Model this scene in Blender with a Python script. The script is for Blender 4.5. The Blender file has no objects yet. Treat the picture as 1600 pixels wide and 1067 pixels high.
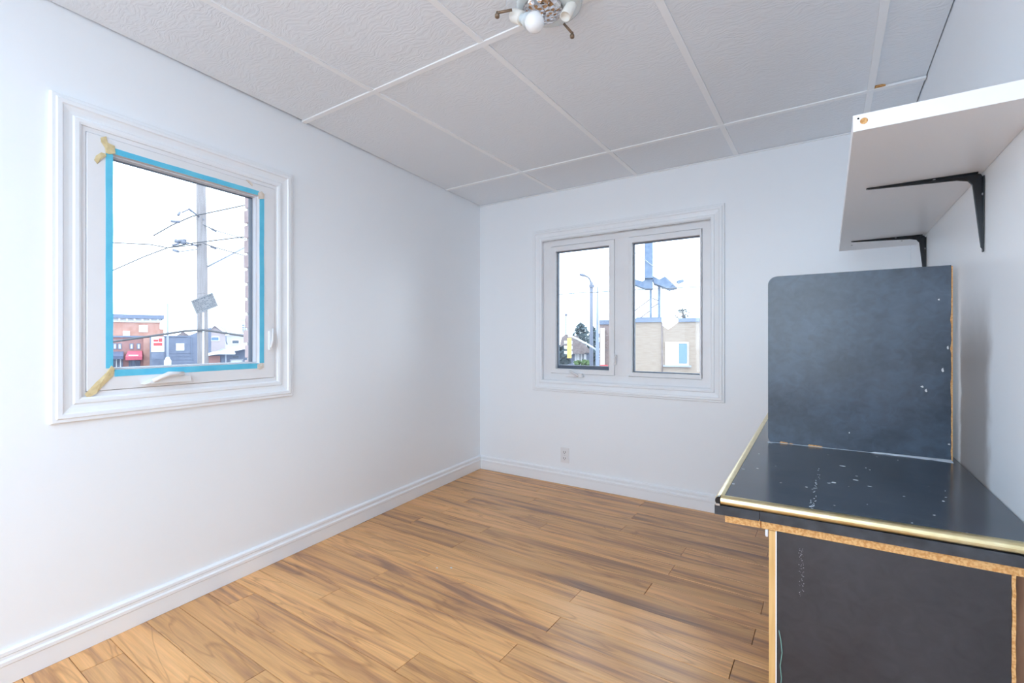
import bpy, bmesh, math, random
from mathutils import Vector, Matrix
R = random.Random(7)
scene = bpy.context.scene
COL = scene.collection

# ------------------------------------------------------------------ camera, sky, lamps, exposure
F_PX, PX, PY = 738.0, 800.0, 531.0
PSI = math.radians(33.85)
CAM_H = 1.058
S, C_ = math.sin(PSI), math.cos(PSI)
cam_d = bpy.data.cameras.new('camera')
cam = bpy.data.objects.new('camera', cam_d); COL.objects.link(cam)
cam.location = (0, 0, CAM_H)
cam.rotation_euler = (math.radians(90), 0, PSI)
cam_d.sensor_fit = 'HORIZONTAL'; cam_d.sensor_width = 36.0
cam_d.lens = F_PX / 1600 * 36.0
cam_d.shift_x = 0.0
cam_d.shift_y = (PY - 533.5) / 1600
cam_d.clip_start = 0.02; cam_d.clip_end = 500
scene.camera = cam

world = bpy.data.worlds.new('overcast_sky'); scene.world = world
world.use_nodes = True
bgn = world.node_tree.nodes['Background']
bgn.inputs['Color'].default_value = (0.755, 0.875, 1.0, 1)
bgn.inputs['Strength'].default_value = 4.2

def area(name, loc, rot, sx, sy, power, color):
    l = bpy.data.lights.new(name, 'AREA'); l.shape = 'RECTANGLE'
    l.size = sx; l.size_y = sy; l.energy = power; l.color = color
    o = bpy.data.objects.new(name, l); COL.objects.link(o)
    o.location = loc; o.rotation_euler = rot
    return o
# added fill light in the unseen rear opening behind the camera
area('rear_fill_light', (-0.80, -1.52, 1.48), (math.radians(90), 0, 0), 1.9, 1.15, 13.2, (0.66, 0.825, 1.0))
# added fill lamp behind the camera, standing in for a bounced flash
area('bounce_fill_lamp', (-0.75, -0.65, 1.50), (math.radians(180 + 35), 0, 0), 0.7, 0.7, 46, (0.67, 0.835, 1.0))

vs = scene.view_settings
vs.view_transform = 'Standard'; vs.look = 'None'; vs.gamma = 1.0; vs.exposure = 0.11
vs.use_curve_mapping = False
try:
    cy = scene.cycles
    cy.use_denoising = True; cy.max_bounces = 14; cy.diffuse_bounces = 9; cy.glossy_bounces = 5
    cy.transparent_max_bounces = 12; cy.caustics_reflective = False; cy.caustics_refractive = False
    cy.sample_clamp_indirect = 8.0
except Exception:
    pass

# ------------------------------------------------------------------ image -> world helpers (1600 x 1067 frame)
def ray(px, py):
    l = (px - PX) / F_PX
    return Vector((-S + l * C_, C_ + l * S, -(py - PY) / F_PX))
def at_depth(px, py, d): return Vector((0, 0, CAM_H)) + ray(px, py) * d
def hit_z(px, py, z):
    r = ray(px, py); return Vector((0, 0, CAM_H)) + r * ((z - CAM_H) / r.z)
def hit_y(px, py, y):
    r = ray(px, py); return Vector((0, 0, CAM_H)) + r * (y / r.y)
def hit_x(px, py, x):
    r = ray(px, py); return Vector((0, 0, CAM_H)) + r * (x / r.x)

# room
BACK_Y, RIGHT_X, CEIL, REAR_Y = 3.094, 0.343, 2.158, -1.5
FL = math.radians(6.0)
CORNER = Vector((-2.393, BACK_Y, 0))
LN = Vector((math.cos(FL), math.sin(FL), 0))
LT = Vector((math.sin(FL), -math.cos(FL), 0))
def left_x(y): return CORNER.x + (BACK_Y - y) * math.tan(FL)
def hit_left(px, py, off=0.0):          # -> window-local (x, z): x = -distance from the corner
    r = ray(px, py)
    t = (off + LN.dot(CORNER)) / LN.dot(r)
    p = Vector((0, 0, CAM_H)) + r * t
    return -((p - CORNER).dot(LT)), p.z

# ------------------------------------------------------------------ object helpers
def link(o, parent=None):
    COL.objects.link(o)
    if parent is not None: o.parent = parent
    return o
def tag(o, label, cat, group=None):
    o['label'] = label; o['category'] = cat
    if group: o['group'] = group
    return o
def struct(o): o['kind'] = 'structure'; return o
def stuff(o): o['kind'] = 'stuff'; return o
def empty(name, loc=(0, 0, 0), rz=0.0, parent=None):
    o = bpy.data.objects.new(name, None); o.empty_display_size = 0.1
    o.location = loc; o.rotation_euler = (0, 0, rz)
    return link(o, parent)
def thing(name, label, cat, loc=(0, 0, 0), rz=0.0, group=None):
    return tag(empty(name, loc, rz), label, cat, group)
def from_data(name, v, f, m, parent=None, smooth=False):
    me = bpy.data.meshes.new(name); me.from_pydata([tuple(x) for x in v], [], f); me.update()
    bm = bmesh.new(); bm.from_mesh(me); bmesh.ops.recalc_face_normals(bm, faces=bm.faces); bm.to_mesh(me); bm.free()
    if m: me.materials.append(m)
    if smooth:
        for p in me.polygons: p.use_smooth = True
    return link(bpy.data.objects.new(name, me), parent)
def from_bm(name, bm, m, parent=None, smooth=False):
    me = bpy.data.meshes.new(name)
    bmesh.ops.recalc_face_normals(bm, faces=bm.faces)
    bm.to_mesh(me); bm.free()
    if m: me.materials.append(m)
    if smooth:
        for p in me.polygons: p.use_smooth = True
    return link(bpy.data.objects.new(name, me), parent)
def bm_box(bm, a, b, mat=None):
    x0, y0, z0 = a; x1, y1, z1 = b
    vs_ = [bm.verts.new(p) for p in ((x0,y0,z0),(x1,y0,z0),(x1,y1,z0),(x0,y1,z0),(x0,y0,z1),(x1,y0,z1),(x1,y1,z1),(x0,y1,z1))]
    if mat is not None:
        for v in vs_: v.co = mat @ v.co
    fs = [bm.faces.new([vs_[i] for i in q]) for q in ((0,3,2,1),(4,5,6,7),(0,1,5,4),(1,2,6,5),(2,3,7,6),(3,0,4,7))]
    return vs_, fs
def box(name, a, b, m, parent=None, bev=0.0):
    bm = bmesh.new(); bm_box(bm, a, b)
    if bev: bmesh.ops.bevel(bm, geom=list(bm.edges), offset=bev, segments=2, affect='EDGES', profile=0.5)
    return from_bm(name, bm, m, parent)
def prism(name, pts, lo, hi, m, parent=None, axis='z', bev=0.0):
    """pts: 2-D outline; axis z -> (x,y), axis y -> (x,z), axis x -> (y,z)"""
    def P(p, h):
        return {'z': (p[0], p[1], h), 'y': (p[0], h, p[1]), 'x': (h, p[0], p[1])}[axis]
    bm = bmesh.new()
    A = [bm.verts.new(P(p, lo)) for p in pts]; B = [bm.verts.new(P(p, hi)) for p in pts]
    n = len(pts)
    bm.faces.new(A); bm.faces.new(B)
    for i in range(n): bm.faces.new((A[i], A[(i+1) % n], B[(i+1) % n], B[i]))
    bmesh.ops.recalc_face_normals(bm, faces=bm.faces)
    if bev: bmesh.ops.bevel(bm, geom=list(bm.edges), offset=bev, segments=2, affect='EDGES', profile=0.5)
    return from_bm(name, bm, m, parent)
def bm_tube(bm, pts, radii, n=8, cap=True):
    pts = [Vector(p) for p in pts]
    if not isinstance(radii, (list, tuple)): radii = [radii] * len(pts)
    rings = []
    for i, p in enumerate(pts):
        t = (pts[min(i+1, len(pts)-1)] - pts[max(i-1, 0)]).normalized()
        up = Vector((0, 0, 1)) if abs(t.z) < 0.95 else Vector((1, 0, 0))
        a = t.cross(up).normalized(); b = t.cross(a).normalized()
        rings.append([bm.verts.new(p + (a * math.cos(2*math.pi*k/n) + b * math.sin(2*math.pi*k/n)) * radii[i]) for k in range(n)])
    for i in range(len(rings)-1):
        for k in range(n):
            bm.faces.new((rings[i][k], rings[i][(k+1) % n], rings[i+1][(k+1) % n], rings[i+1][k]))
    if cap:
        bm.faces.new(rings[0][::-1]); bm.faces.new(rings[-1])
def tube(name, pts, radii, m, parent=None, n=8, smooth=True):
    bm = bmesh.new(); bm_tube(bm, pts, radii, n)
    return from_bm(name, bm, m, parent, smooth)
def lathe(name, prof, m, parent=None, n=28, loc=None, axis=None):
    """prof: (radius, height) list; closed with caps where radius is 0"""
    M = Matrix.Identity(4)
    if axis is not None: M = Vector((0, 0, 1)).rotation_difference(Vector(axis)).to_matrix().to_4x4()
    if loc is not None: M = Matrix.Translation(Vector(loc)) @ M
    bm = bmesh.new(); rings = []
    for r, h in prof:
        if r < 1e-6: rings.append([bm.verts.new(M @ Vector((0, 0, h)))])
        else: rings.append([bm.verts.new(M @ Vector((r*math.cos(2*math.pi*k/n), r*math.sin(2*math.pi*k/n), h))) for k in range(n)])
    for a, b in zip(rings, rings[1:]):
        for k in range(n):
            k2 = (k+1) % n
            if len(a) == 1 and len(b) == 1: continue
            if len(a) == 1: bm.faces.new((a[0], b[k2], b[k]))
            elif len(b) == 1: bm.faces.new((a[k], a[k2], b[0]))
            else: bm.faces.new((a[k], a[k2], b[k2], b[k]))
    o = from_bm(name, bm, m, parent, True)
    return o
def ring(name, o, i, y0, y1, m, parent=None, bev=0.0):
    """rectangular picture-frame: o, i = (x0,x1,z0,z1) outer and inner; y0..y1 depth"""
    def rc(q, y): return [(q[0], y, q[2]), (q[1], y, q[2]), (q[1], y, q[3]), (q[0], y, q[3])]
    v = rc(o, y0) + rc(i, y0) + rc(o, y1) + rc(i, y1)
    f = []
    for k in range(4):
        k2 = (k+1) % 4
        f += [(k, k2, 4+k2, 4+k), (8+k, 12+k, 12+k2, 8+k2), (k, 8+k, 8+k2, k2), (4+k, 4+k2, 12+k2, 12+k)]
    ob = from_data(name, v, f, m, parent)
    if bev:
        bm = bmesh.new(); bm.from_mesh(ob.data)
        bmesh.ops.bevel(bm, geom=list(bm.edges), offset=bev, segments=2, affect='EDGES', profile=0.5)
        bm.to_mesh(ob.data); bm.free()
    return ob

# ------------------------------------------------------------------ materials
def new_mat(name):
    m = bpy.data.materials.new(name); m.use_nodes = True
    nt = m.node_tree; b = nt.nodes['Principled BSDF']
    return m, nt, b
def N(nt, t, **kw):
    n = nt.nodes.new(t)
    for k, v in kw.items(): setattr(n, k, v)
    return n
def rgba(c): return (c[0], c[1], c[2], 1)
def mat(name, col, rough=0.5, spec=0.5, metal=0.0, var=None, scale=8.0, stretch=(1, 1, 1), bump=0.0, bscale=60.0, bstretch=None, detail=4.0, lo=0.35, hi=0.65):
    """plain or two-tone noise material (object coordinates) with optional bump"""
    m, nt, b = new_mat(name)
    b.inputs['Base Color'].default_value = rgba(col)
    b.inputs['Roughness'].default_value = rough
    b.inputs['Specular IOR Level'].default_value = spec
    b.inputs['Metallic'].default_value = metal
    tc = N(nt, 'ShaderNodeTexCoord')
    if var is not None:
        mp = N(nt, 'ShaderNodeMapping'); mp.inputs['Scale'].default_value = stretch
        nt.links.new(tc.outputs['Object'], mp.inputs['Vector'])
        no = N(nt, 'ShaderNodeTexNoise'); no.inputs['Scale'].default_value = scale; no.inputs['Detail'].default_value = detail
        nt.links.new(mp.outputs[0], no.inputs['Vector'])
        cr = N(nt, 'ShaderNodeValToRGB')
        cr.color_ramp.elements[0].position = lo; cr.color_ramp.elements[1].position = hi
        cr.color_ramp.elements[0].color = rgba(col); cr.color_ramp.elements[1].color = rgba(var)
        nt.links.new(no.outputs['Fac'], cr.inputs['Fac'])
        nt.links.new(cr.outputs[0], b.inputs['Base Color'])
    if bump:
        mp2 = N(nt, 'ShaderNodeMapping'); mp2.inputs['Scale'].default_value = bstretch or (1, 1, 1)
        nt.links.new(tc.outputs['Object'], mp2.inputs['Vector'])
        n2 = N(nt, 'ShaderNodeTexNoise'); n2.inputs['Scale'].default_value = bscale; n2.inputs['Detail'].default_value = 3
        nt.links.new(mp2.outputs[0], n2.inputs['Vector'])
        bp = N(nt, 'ShaderNodeBump'); bp.inputs['Strength'].default_value = bump; bp.inputs['Distance'].default_value = 0.003
        nt.links.new(n2.outputs['Fac'], bp.inputs['Height']); nt.links.new(bp.outputs[0], b.inputs['Normal'])
    return m

M_WALL = mat('white_wall_paint', (0.872, 0.902, 0.930), 0.34, 0.45, var=(0.885, 0.912, 0.938), scale=1.4, bump=0.05, bscale=45)
M_TRIM = mat('white_trim_paint', (0.86, 0.885, 0.91), 0.32, 0.5, bump=0.03, bscale=40)
M_PLASTIC = mat('white_window_vinyl', (0.83, 0.835, 0.85), 0.35, 0.5, var=(0.79, 0.78, 0.79), scale=5, lo=0.5, hi=0.8)
M_CASING2 = M_TRIM
M_SASHGREY = mat('grey_sash_reveal', (0.70, 0.71, 0.76), 0.45)
M_GASKET = mat('dark_glazing_gasket', (0.12, 0.15, 0.21), 0.45)
M_TAPE = mat('blue_masking_tape', (0.15, 0.60, 0.80), 0.55, 0.3, var=(0.11, 0.53, 0.76), scale=14, bump=0.15, bscale=150)
M_BEIGE = mat('beige_masking_tape', (0.62, 0.50, 0.27), 0.6, 0.3, var=(0.74, 0.62, 0.36), scale=60, bump=0.6, bscale=120)
M_BEIGE2 = mat('pale_masking_tape', (0.76, 0.70, 0.63), 0.6, 0.3, var=(0.70, 0.60, 0.5), scale=60, bump=0.5, bscale=120)
M_TEE = mat('white_ceiling_tee', (0.90, 0.92, 0.94), 0.4)
M_DARKGAP = mat('dark_plenum', (0.05, 0.05, 0.055), 0.9)
M_PBOARD = mat('particleboard_edge', (0.56, 0.27, 0.09), 0.8, 0.2, var=(0.74, 0.44, 0.19), scale=190, bump=0.6, bscale=220, lo=0.4, hi=0.6)
M_OAK = mat('varnished_edge_wood', (0.62, 0.36, 0.13), 0.4, 0.4, var=(0.72, 0.45, 0.19), scale=12, stretch=(8, 8, 0.6))
M_CLEAT = mat('brown_wood', (0.16, 0.08, 0.045), 0.6, var=(0.22, 0.12, 0.07), scale=12, stretch=(6, 1, 1))
M_GOLD = mat('brushed_gold_trim', (0.72, 0.60, 0.33), 0.30, 0.5, 1.0, var=(0.80, 0.69, 0.42), scale=30, stretch=(1, 1, 1))
M_BLACKEDGE = mat('black_laminate_edge', (0.028, 0.03, 0.036), 0.45, 0.4, var=(0.055, 0.06, 0.07), scale=30)
M_BLACK = mat('black_bracket_paint', (0.008, 0.010, 0.014), 0.22, 0.42)
M_SCREW = mat('screw_metal', (0.55, 0.55, 0.56), 0.3, 0.5, 1.0)
M_SHELF = mat('white_melamine', (0.84, 0.84, 0.85), 0.35, 0.5)
M_MELUNDER = M_SHELF
M_CAULK = mat('white_paint_smear', (0.72, 0.78, 0.85), 0.6, var=(0.55, 0.62, 0.70), scale=40)
def paper_mat():
    m, nt, b = new_mat('thin_paper_sticker')
    b.inputs['Base Color'].default_value = (0.66, 0.70, 0.75, 1); b.inputs['Roughness'].default_value = 0.8
    t = N(nt, 'ShaderNodeBsdfTranslucent'); t.inputs['Color'].default_value = (0.50, 0.54, 0.60, 1)
    mx = N(nt, 'ShaderNodeMixShader'); mx.inputs[0].default_value = 0.5
    nt.links.new(b.outputs[0], mx.inputs[1]); nt.links.new(t.outputs[0], mx.inputs[2])
    nt.links.new(mx.outputs[0], nt.nodes['Material Output'].inputs['Surface'])
    return m
M_PAPER = paper_mat()
M_INK = mat('sticker_ink', (0.30, 0.36, 0.44), 0.8)
M_PAN = mat('lamp_pan_enamel', (0.70, 0.74, 0.74), 0.25, 0.6)
M_CERAMIC = mat('white_lamp_socket', (0.86, 0.84, 0.78), 0.35, 0.5)
M_BULB = mat('opal_bulb_glass', (0.92, 0.92, 0.92), 0.25, 0.5)
M_BULBBASE = mat('bulb_collar', (0.72, 0.80, 0.83), 0.35)
M_BRASS = mat('aged_brass', (0.27, 0.19, 0.13), 0.4, 0.5, 0.6)
M_OUTLET = mat('white_outlet_plastic', (0.80, 0.80, 0.81), 0.3)
M_SLOT = mat('dark_outlet_slot', (0.12, 0.12, 0.13), 0.6)
M_GREENWIRE = mat('green_wire', (0.16, 0.32, 0.28), 0.5)

def hammered():
    m, nt, b = new_mat('hammered_silver')
    b.inputs['Base Color'].default_value = (0.72, 0.68, 0.68, 1); b.inputs['Metallic'].default_value = 1.0
    b.inputs['Roughness'].default_value = 0.16
    tc = N(nt, 'ShaderNodeTexCoord'); v = N(nt, 'ShaderNodeTexVoronoi'); v.inputs['Scale'].default_value = 62
    nt.links.new(tc.outputs['Object'], v.inputs['Vector'])
    bp = N(nt, 'ShaderNodeBump'); bp.inputs['Strength'].default_value = 1.0; bp.inputs['Distance'].default_value = 0.006
    nt.links.new(v.outputs['Distance'], bp.inputs['Height']); nt.links.new(bp.outputs[0], b.inputs['Normal'])
    return m
M_HAMMER = hammered()

def tile_mat():
    m, nt, b = new_mat('embossed_ceiling_tile')
    b.inputs['Base Color'].default_value = (0.815, 0.855, 0.90, 1); b.inputs['Roughness'].default_value = 0.55
    b.inputs['Specular IOR Level'].default_value = 0.3
    g = N(nt, 'ShaderNodeNewGeometry')
    n1 = N(nt, 'ShaderNodeTexNoise'); n1.inputs['Scale'].default_value = 9; n1.inputs['Detail'].default_value = 2
    nt.links.new(g.outputs['Position'], n1.inputs['Vector'])
    mx = N(nt, 'ShaderNodeVectorMath', operation='MULTIPLY_ADD')
    mx.inputs[1].default_value = (0.10, 0.10, 0); nt.links.new(n1.outputs['Color'], mx.inputs[0]); nt.links.new(g.outputs['Position'], mx.inputs[2])
    mp = N(nt, 'ShaderNodeMapping'); mp.inputs['Scale'].default_value = (30, 110, 1)
    nt.links.new(mx.outputs[0], mp.inputs['Vector'])
    n2 = N(nt, 'ShaderNodeTexNoise'); n2.inputs['Scale'].default_value = 1.0; n2.inputs['Detail'].default_value = 1.5
    nt.links.new(mp.outputs[0], n2.inputs['Vector'])
    cr = N(nt, 'ShaderNodeValToRGB'); cr.color_ramp.elements[0].position = 0.40; cr.color_ramp.elements[1].position = 0.60
    nt.links.new(n2.outputs['Fac'], cr.inputs['Fac'])
    bp = N(nt, 'ShaderNodeBump'); bp.inputs['Strength'].default_value = 0.5; bp.inputs['Distance'].default_value = 0.0014
    nt.links.new(cr.outputs[0], bp.inputs['Height']); nt.links.new(bp.outputs[0], b.inputs['Normal'])
    return m
M_TILE = tile_mat()

def plank_mat():
    m, nt, b = new_mat('walnut_laminate_plank')
    g = N(nt, 'ShaderNodeNewGeometry'); oi = N(nt, 'ShaderNodeObjectInfo')
    k = N(nt, 'ShaderNodeMath', operation='MULTIPLY'); k.inputs[1].default_value = 37.0
    nt.links.new(oi.outputs['Random'], k.inputs[0])
    cb = N(nt, 'ShaderNodeCombineXYZ'); nt.links.new(k.outputs[0], cb.inputs[0]); nt.links.new(k.outputs[0], cb.inputs[2])
    ad = N(nt, 'ShaderNodeVectorMath', operation='ADD'); nt.links.new(g.outputs['Position'], ad.inputs[0]); nt.links.new(cb.outputs[0], ad.inputs[1])
    def noise(sc, detail, dist, rough=0.55):
        mp = N(nt, 'ShaderNodeMapping'); mp.inputs['Scale'].default_value = sc
        nt.links.new(ad.outputs[0], mp.inputs['Vector'])
        n = N(nt, 'ShaderNodeTexNoise'); n.inputs['Scale'].default_value = 1; n.inputs['Detail'].default_value = detail
        n.inputs['Distortion'].default_value = dist; n.inputs['Roughness'].default_value = rough
        nt.links.new(mp.outputs[0], n.inputs['Vector']); return n
    n1 = noise((0.85, 12, 1), 6, 1.0)
    cr = N(nt, 'ShaderNodeValToRGB'); e = cr.color_ramp.elements
    e[0].position = 0.33; e[0].color = (0.31, 0.18, 0.12, 1)
    e[1].position = 0.70; e[1].color = (0.82, 0.50, 0.275, 1)
    x = e.new(0.42); x.color = (0.55, 0.315, 0.18, 1)
    x = e.new(0.52); x.color = (0.74, 0.435, 0.23, 1)
    nt.links.new(n1.outputs['Fac'], cr.inputs['Fac'])
    n2 = noise((5, 150, 1), 3, 0.3)
    mr = N(nt, 'ShaderNodeMapRange'); mr.inputs['From Min'].default_value = 0.3; mr.inputs['From Max'].default_value = 0.7
    mr.inputs['To Min'].default_value = 0.86; mr.inputs['To Max'].default_value = 1.08
    nt.links.new(n2.outputs['Fac'], mr.inputs['Value'])
    # plank tone
    mr2 = N(nt, 'ShaderNodeMapRange'); mr2.inputs['To Min'].default_value = 0.82; mr2.inputs['To Max'].default_value = 1.10
    nt.links.new(oi.outputs['Random'], mr2.inputs['Value'])
    mu = N(nt, 'ShaderNodeMath', operation='MULTIPLY'); nt.links.new(mr.outputs[0], mu.inputs[0]); nt.links.new(mr2.outputs[0], mu.inputs[1])
    hs = N(nt, 'ShaderNodeHueSaturation'); hs.inputs['Saturation'].default_value = 1.16; nt.links.new(mu.outputs[0], hs.inputs['Value']); nt.links.new(cr.outputs[0], hs.inputs['Color'])
    # thin dark heartwood veins and knots
    n3 = noise((0.8, 6.5, 1), 2, 1.6)
    w = N(nt, 'ShaderNodeValToRGB'); w.color_ramp.elements[0].position = 0.475; w.color_ramp.elements[0].color = (1, 1, 1, 1)
    w.color_ramp.elements[1].position = 0.525; w.color_ramp.elements[1].color = (1, 1, 1, 1)
    q = w.color_ramp.elements.new(0.50); q.color = (0.62, 0.55, 0.52, 1)
    nt.links.new(n3.outputs['Fac'], w.inputs['Fac'])
    ml = N(nt, 'ShaderNodeMixRGB', blend_type='MULTIPLY'); ml.inputs['Fac'].default_value = 0.65
    nt.links.new(hs.outputs[0], ml.inputs['Color1']); nt.links.new(w.outputs[0], ml.inputs['Color2'])
    nt.links.new(ml.outputs[0], b.inputs['Base Color'])
    b.inputs['Roughness'].default_value = 0.29; b.inputs['Specular IOR Level'].default_value = 0.5
    bp = N(nt, 'ShaderNodeBump'); bp.inputs['Strength'].default_value = 0.12; bp.inputs['Distance'].default_value = 0.001
    nt.links.new(n2.outputs['Fac'], bp.inputs['Height']); nt.links.new(bp.outputs[0], b.inputs['Normal'])
    return m
M_PLANK = plank_mat()

def laminate(name, base, light, rough, scale, specks=True, mottle=0.5, grain=(3, 40, 3), wear=None):
    """dark laminate: cloudy two-tone film, fine grain and white paint specks"""
    m, nt, b = new_mat(name)
    tc = N(nt, 'ShaderNodeTexCoord')
    n1 = N(nt, 'ShaderNodeTexNoise'); n1.inputs['Scale'].default_value = scale; n1.inputs['Detail'].default_value = 8; n1.inputs['Roughness'].default_value = 0.55
    nt.links.new(tc.outputs['Object'], n1.inputs['Vector'])
    cr = N(nt, 'ShaderNodeValToRGB'); cr.color_ramp.elements[0].position = 0.28; cr.color_ramp.elements[1].position = 0.74
    cr.color_ramp.elements[0].color = rgba(base); cr.color_ramp.elements[1].color = rgba(light)
    nt.links.new(n1.outputs['Fac'], cr.inputs['Fac'])
    mp = N(nt, 'ShaderNodeMapping'); mp.inputs['Scale'].default_value = grain
    nt.links.new(tc.outputs['Object'], mp.inputs['Vector'])
    n2 = N(nt, 'ShaderNodeTexNoise'); n2.inputs['Scale'].default_value = 3.0; n2.inputs['Detail'].default_value = 5; n2.inputs['Distortion'].default_value = 1.2
    nt.links.new(mp.outputs[0], n2.inputs['Vector'])
    mr = N(nt, 'ShaderNodeMapRange'); mr.inputs['From Min'].default_value = 0.3; mr.inputs['From Max'].default_value = 0.7
    mr.inputs['To Min'].default_value = 0.85; mr.inputs['To Max'].default_value = 1.18
    nt.links.new(n2.outputs['Fac'], mr.inputs['Value'])
    mu = N(nt, 'ShaderNodeVectorMath', operation='SCALE'); nt.links.new(cr.outputs[0], mu.inputs[0]); nt.links.new(mr.outputs[0], mu.inputs['Scale'])
    out = mu.outputs[0]
    if specks:
        v = N(nt, 'ShaderNodeTexNoise'); v.inputs['Scale'].default_value = 34; v.inputs['Detail'].default_value = 2
        nt.links.new(tc.outputs['Object'], v.inputs['Vector'])
        c2 = N(nt, 'ShaderNodeValToRGB'); c2.color_ramp.elements[0].position = 0.745; c2.color_ramp.elements[1].position = 0.765
        nt.links.new(v.outputs['Fac'], c2.inputs['Fac'])
        mx = N(nt, 'ShaderNodeMixRGB'); mx.inputs['Color2'].default_value = (0.6, 0.63, 0.66, 1)
        nt.links.new(c2.outputs[0], mx.inputs['Fac']); nt.links.new(out, mx.inputs['Color1']); out = mx.outputs[0]
    nt.links.new(out, b.inputs['Base Color'])
    b.inputs['Roughness'].default_value = rough; b.inputs['Specular IOR Level'].default_value = 0.5
    rr = N(nt, 'ShaderNodeMapRange'); rr.inputs['To Min'].default_value = rough * 0.8; rr.inputs['To Max'].default_value = rough * 1.3
    nt.links.new(n1.outputs['Fac'], rr.inputs['Value']); nt.links.new(rr.outputs[0], b.inputs['Roughness'])
    bp = N(nt, 'ShaderNodeBump'); bp.inputs['Strength'].default_value = 0.05; bp.inputs['Distance'].default_value = 0.001
    nt.links.new(n2.outputs['Fac'], bp.inputs['Height']); nt.links.new(bp.outputs[0], b.inputs['Normal'])
    return m
M_TOP = laminate('dark_desktop_laminate', (0.028, 0.037, 0.052), (0.055, 0.070, 0.094), 0.17, 4.0, True, grain=(3, 14, 3))
M_BOARD = laminate('scuffed_dark_board', (0.018, 0.029, 0.045), (0.070, 0.103, 0.150), 0.24, 5.0, False, grain=(9, 9, 11))
M_PANEL = laminate('dark_side_panel', (0.024, 0.022, 0.025), (0.044, 0.042, 0.048), 0.45, 4.0, False, grain=(8, 8, 10))

def glass_mat():
    m = bpy.data.materials.new('window_glass'); m.use_nodes = True
    nt = m.node_tree; nt.nodes.clear()
    out = N(nt, 'ShaderNodeOutputMaterial'); t = N(nt, 'ShaderNodeBsdfTransparent'); gl = N(nt, 'ShaderNodeBsdfGlossy')
    t.inputs['Color'].default_value = (0.97, 0.985, 0.99, 1); gl.inputs['Roughness'].default_value = 0.02
    fr = N(nt, 'ShaderNodeFresnel'); fr.inputs['IOR'].default_value = 1.45
    mx = N(nt, 'ShaderNodeMixShader')
    nt.links.new(fr.outputs[0], mx.inputs[0]); nt.links.new(t.outputs[0], mx.inputs[1]); nt.links.new(gl.outputs[0], mx.inputs[2])
    nt.links.new(mx.outputs[0], out.inputs['Surface'])
    return m
M_GLASS = glass_mat()

def right_wall_mat():
    """white satin paint with an old grey-beige patch left above the desk"""
    m, nt, b = new_mat('right_wall_paint')
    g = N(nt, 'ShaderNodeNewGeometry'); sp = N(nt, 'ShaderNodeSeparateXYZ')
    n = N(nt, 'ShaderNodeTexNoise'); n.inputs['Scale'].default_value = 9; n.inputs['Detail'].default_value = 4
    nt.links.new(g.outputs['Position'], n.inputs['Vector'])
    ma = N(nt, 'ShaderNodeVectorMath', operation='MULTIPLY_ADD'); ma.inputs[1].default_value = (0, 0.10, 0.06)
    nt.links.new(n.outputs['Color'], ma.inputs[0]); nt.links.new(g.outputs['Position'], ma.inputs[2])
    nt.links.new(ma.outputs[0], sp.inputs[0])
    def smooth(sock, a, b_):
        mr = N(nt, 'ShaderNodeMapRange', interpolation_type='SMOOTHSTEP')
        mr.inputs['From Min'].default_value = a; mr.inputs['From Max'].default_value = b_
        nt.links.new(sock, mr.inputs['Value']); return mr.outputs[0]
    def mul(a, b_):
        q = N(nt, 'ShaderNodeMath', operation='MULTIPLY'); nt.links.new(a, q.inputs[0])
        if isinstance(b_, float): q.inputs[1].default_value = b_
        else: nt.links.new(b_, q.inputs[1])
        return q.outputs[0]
    mask = mul(mul(smooth(sp.outputs['Y'], 1.70, 1.80), smooth(sp.outputs['Y'], 2.075, 2.045)), smooth(sp.outputs['Z'], 1.27, 1.02))  # dark board's reflection put into the wall colour
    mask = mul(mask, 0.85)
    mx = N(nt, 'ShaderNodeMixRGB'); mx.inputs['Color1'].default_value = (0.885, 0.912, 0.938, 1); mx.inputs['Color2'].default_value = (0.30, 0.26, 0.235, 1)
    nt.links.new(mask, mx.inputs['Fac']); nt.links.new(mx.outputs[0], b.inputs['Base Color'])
    b.inputs['Roughness'].default_value = 0.34; b.inputs['Specular IOR Level'].default_value = 0.45
    return m
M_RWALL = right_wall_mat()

# ------------------------------------------------------------------ room shell
floor = struct(box('floor', (-2.75, REAR_Y - 0.2, -0.12), (0.55, BACK_Y + 0.2, -0.011), mat('dark_underlay', (0.03, 0.022, 0.018), 0.9)))
PITCH, ROW0 = 0.1117, 3.0535
JOINTS = {0: -1.0, 1: -1.70, 2: -0.973, 3: -0.25, 4: -0.96, 5: -0.603, 6: -1.35, 7: -0.60, 8: -0.2175, 9: -0.638, 10: -0.222, 11: -0.87, 12: -0.259,
          13: -0.85, 14: -0.31, 15: -0.90, 16: -0.356, 17: -1.15, 18: -0.62}
PL = 1.372
k = -1
while True:
    y1 = ROW0 - PITCH * k; y0 = y1 - PITCH
    if y1 < REAR_Y: break
    y1c = min(y1, BACK_Y - 0.004); y0c = max(y0, REAR_Y)
    j = JOINTS.get(k, -R.uniform(0.1, 1.4))
    xs = [j + PL * q for q in range(-3, 3)]
    for a, b in zip(xs, xs[1:]):
        lo0, lo1 = max(a, left_x(y0c) + 0.004), max(a, left_x(y1c) + 0.004)
        hi = min(b, RIGHT_X - 0.004)
        if hi - max(lo0, lo1) < 0.01: continue
        g = 0.0008; dz = R.uniform(-0.0005, 0.0003)
        pts = [(lo0 + g, y0c + g), (hi - g, y0c + g), (hi - g, y1c - g), (lo1 + g, y1c - g)]
        prism('plank', pts, -0.011, dz, M_PLANK, floor, 'z', bev=0.0012)
    k += 1

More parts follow.
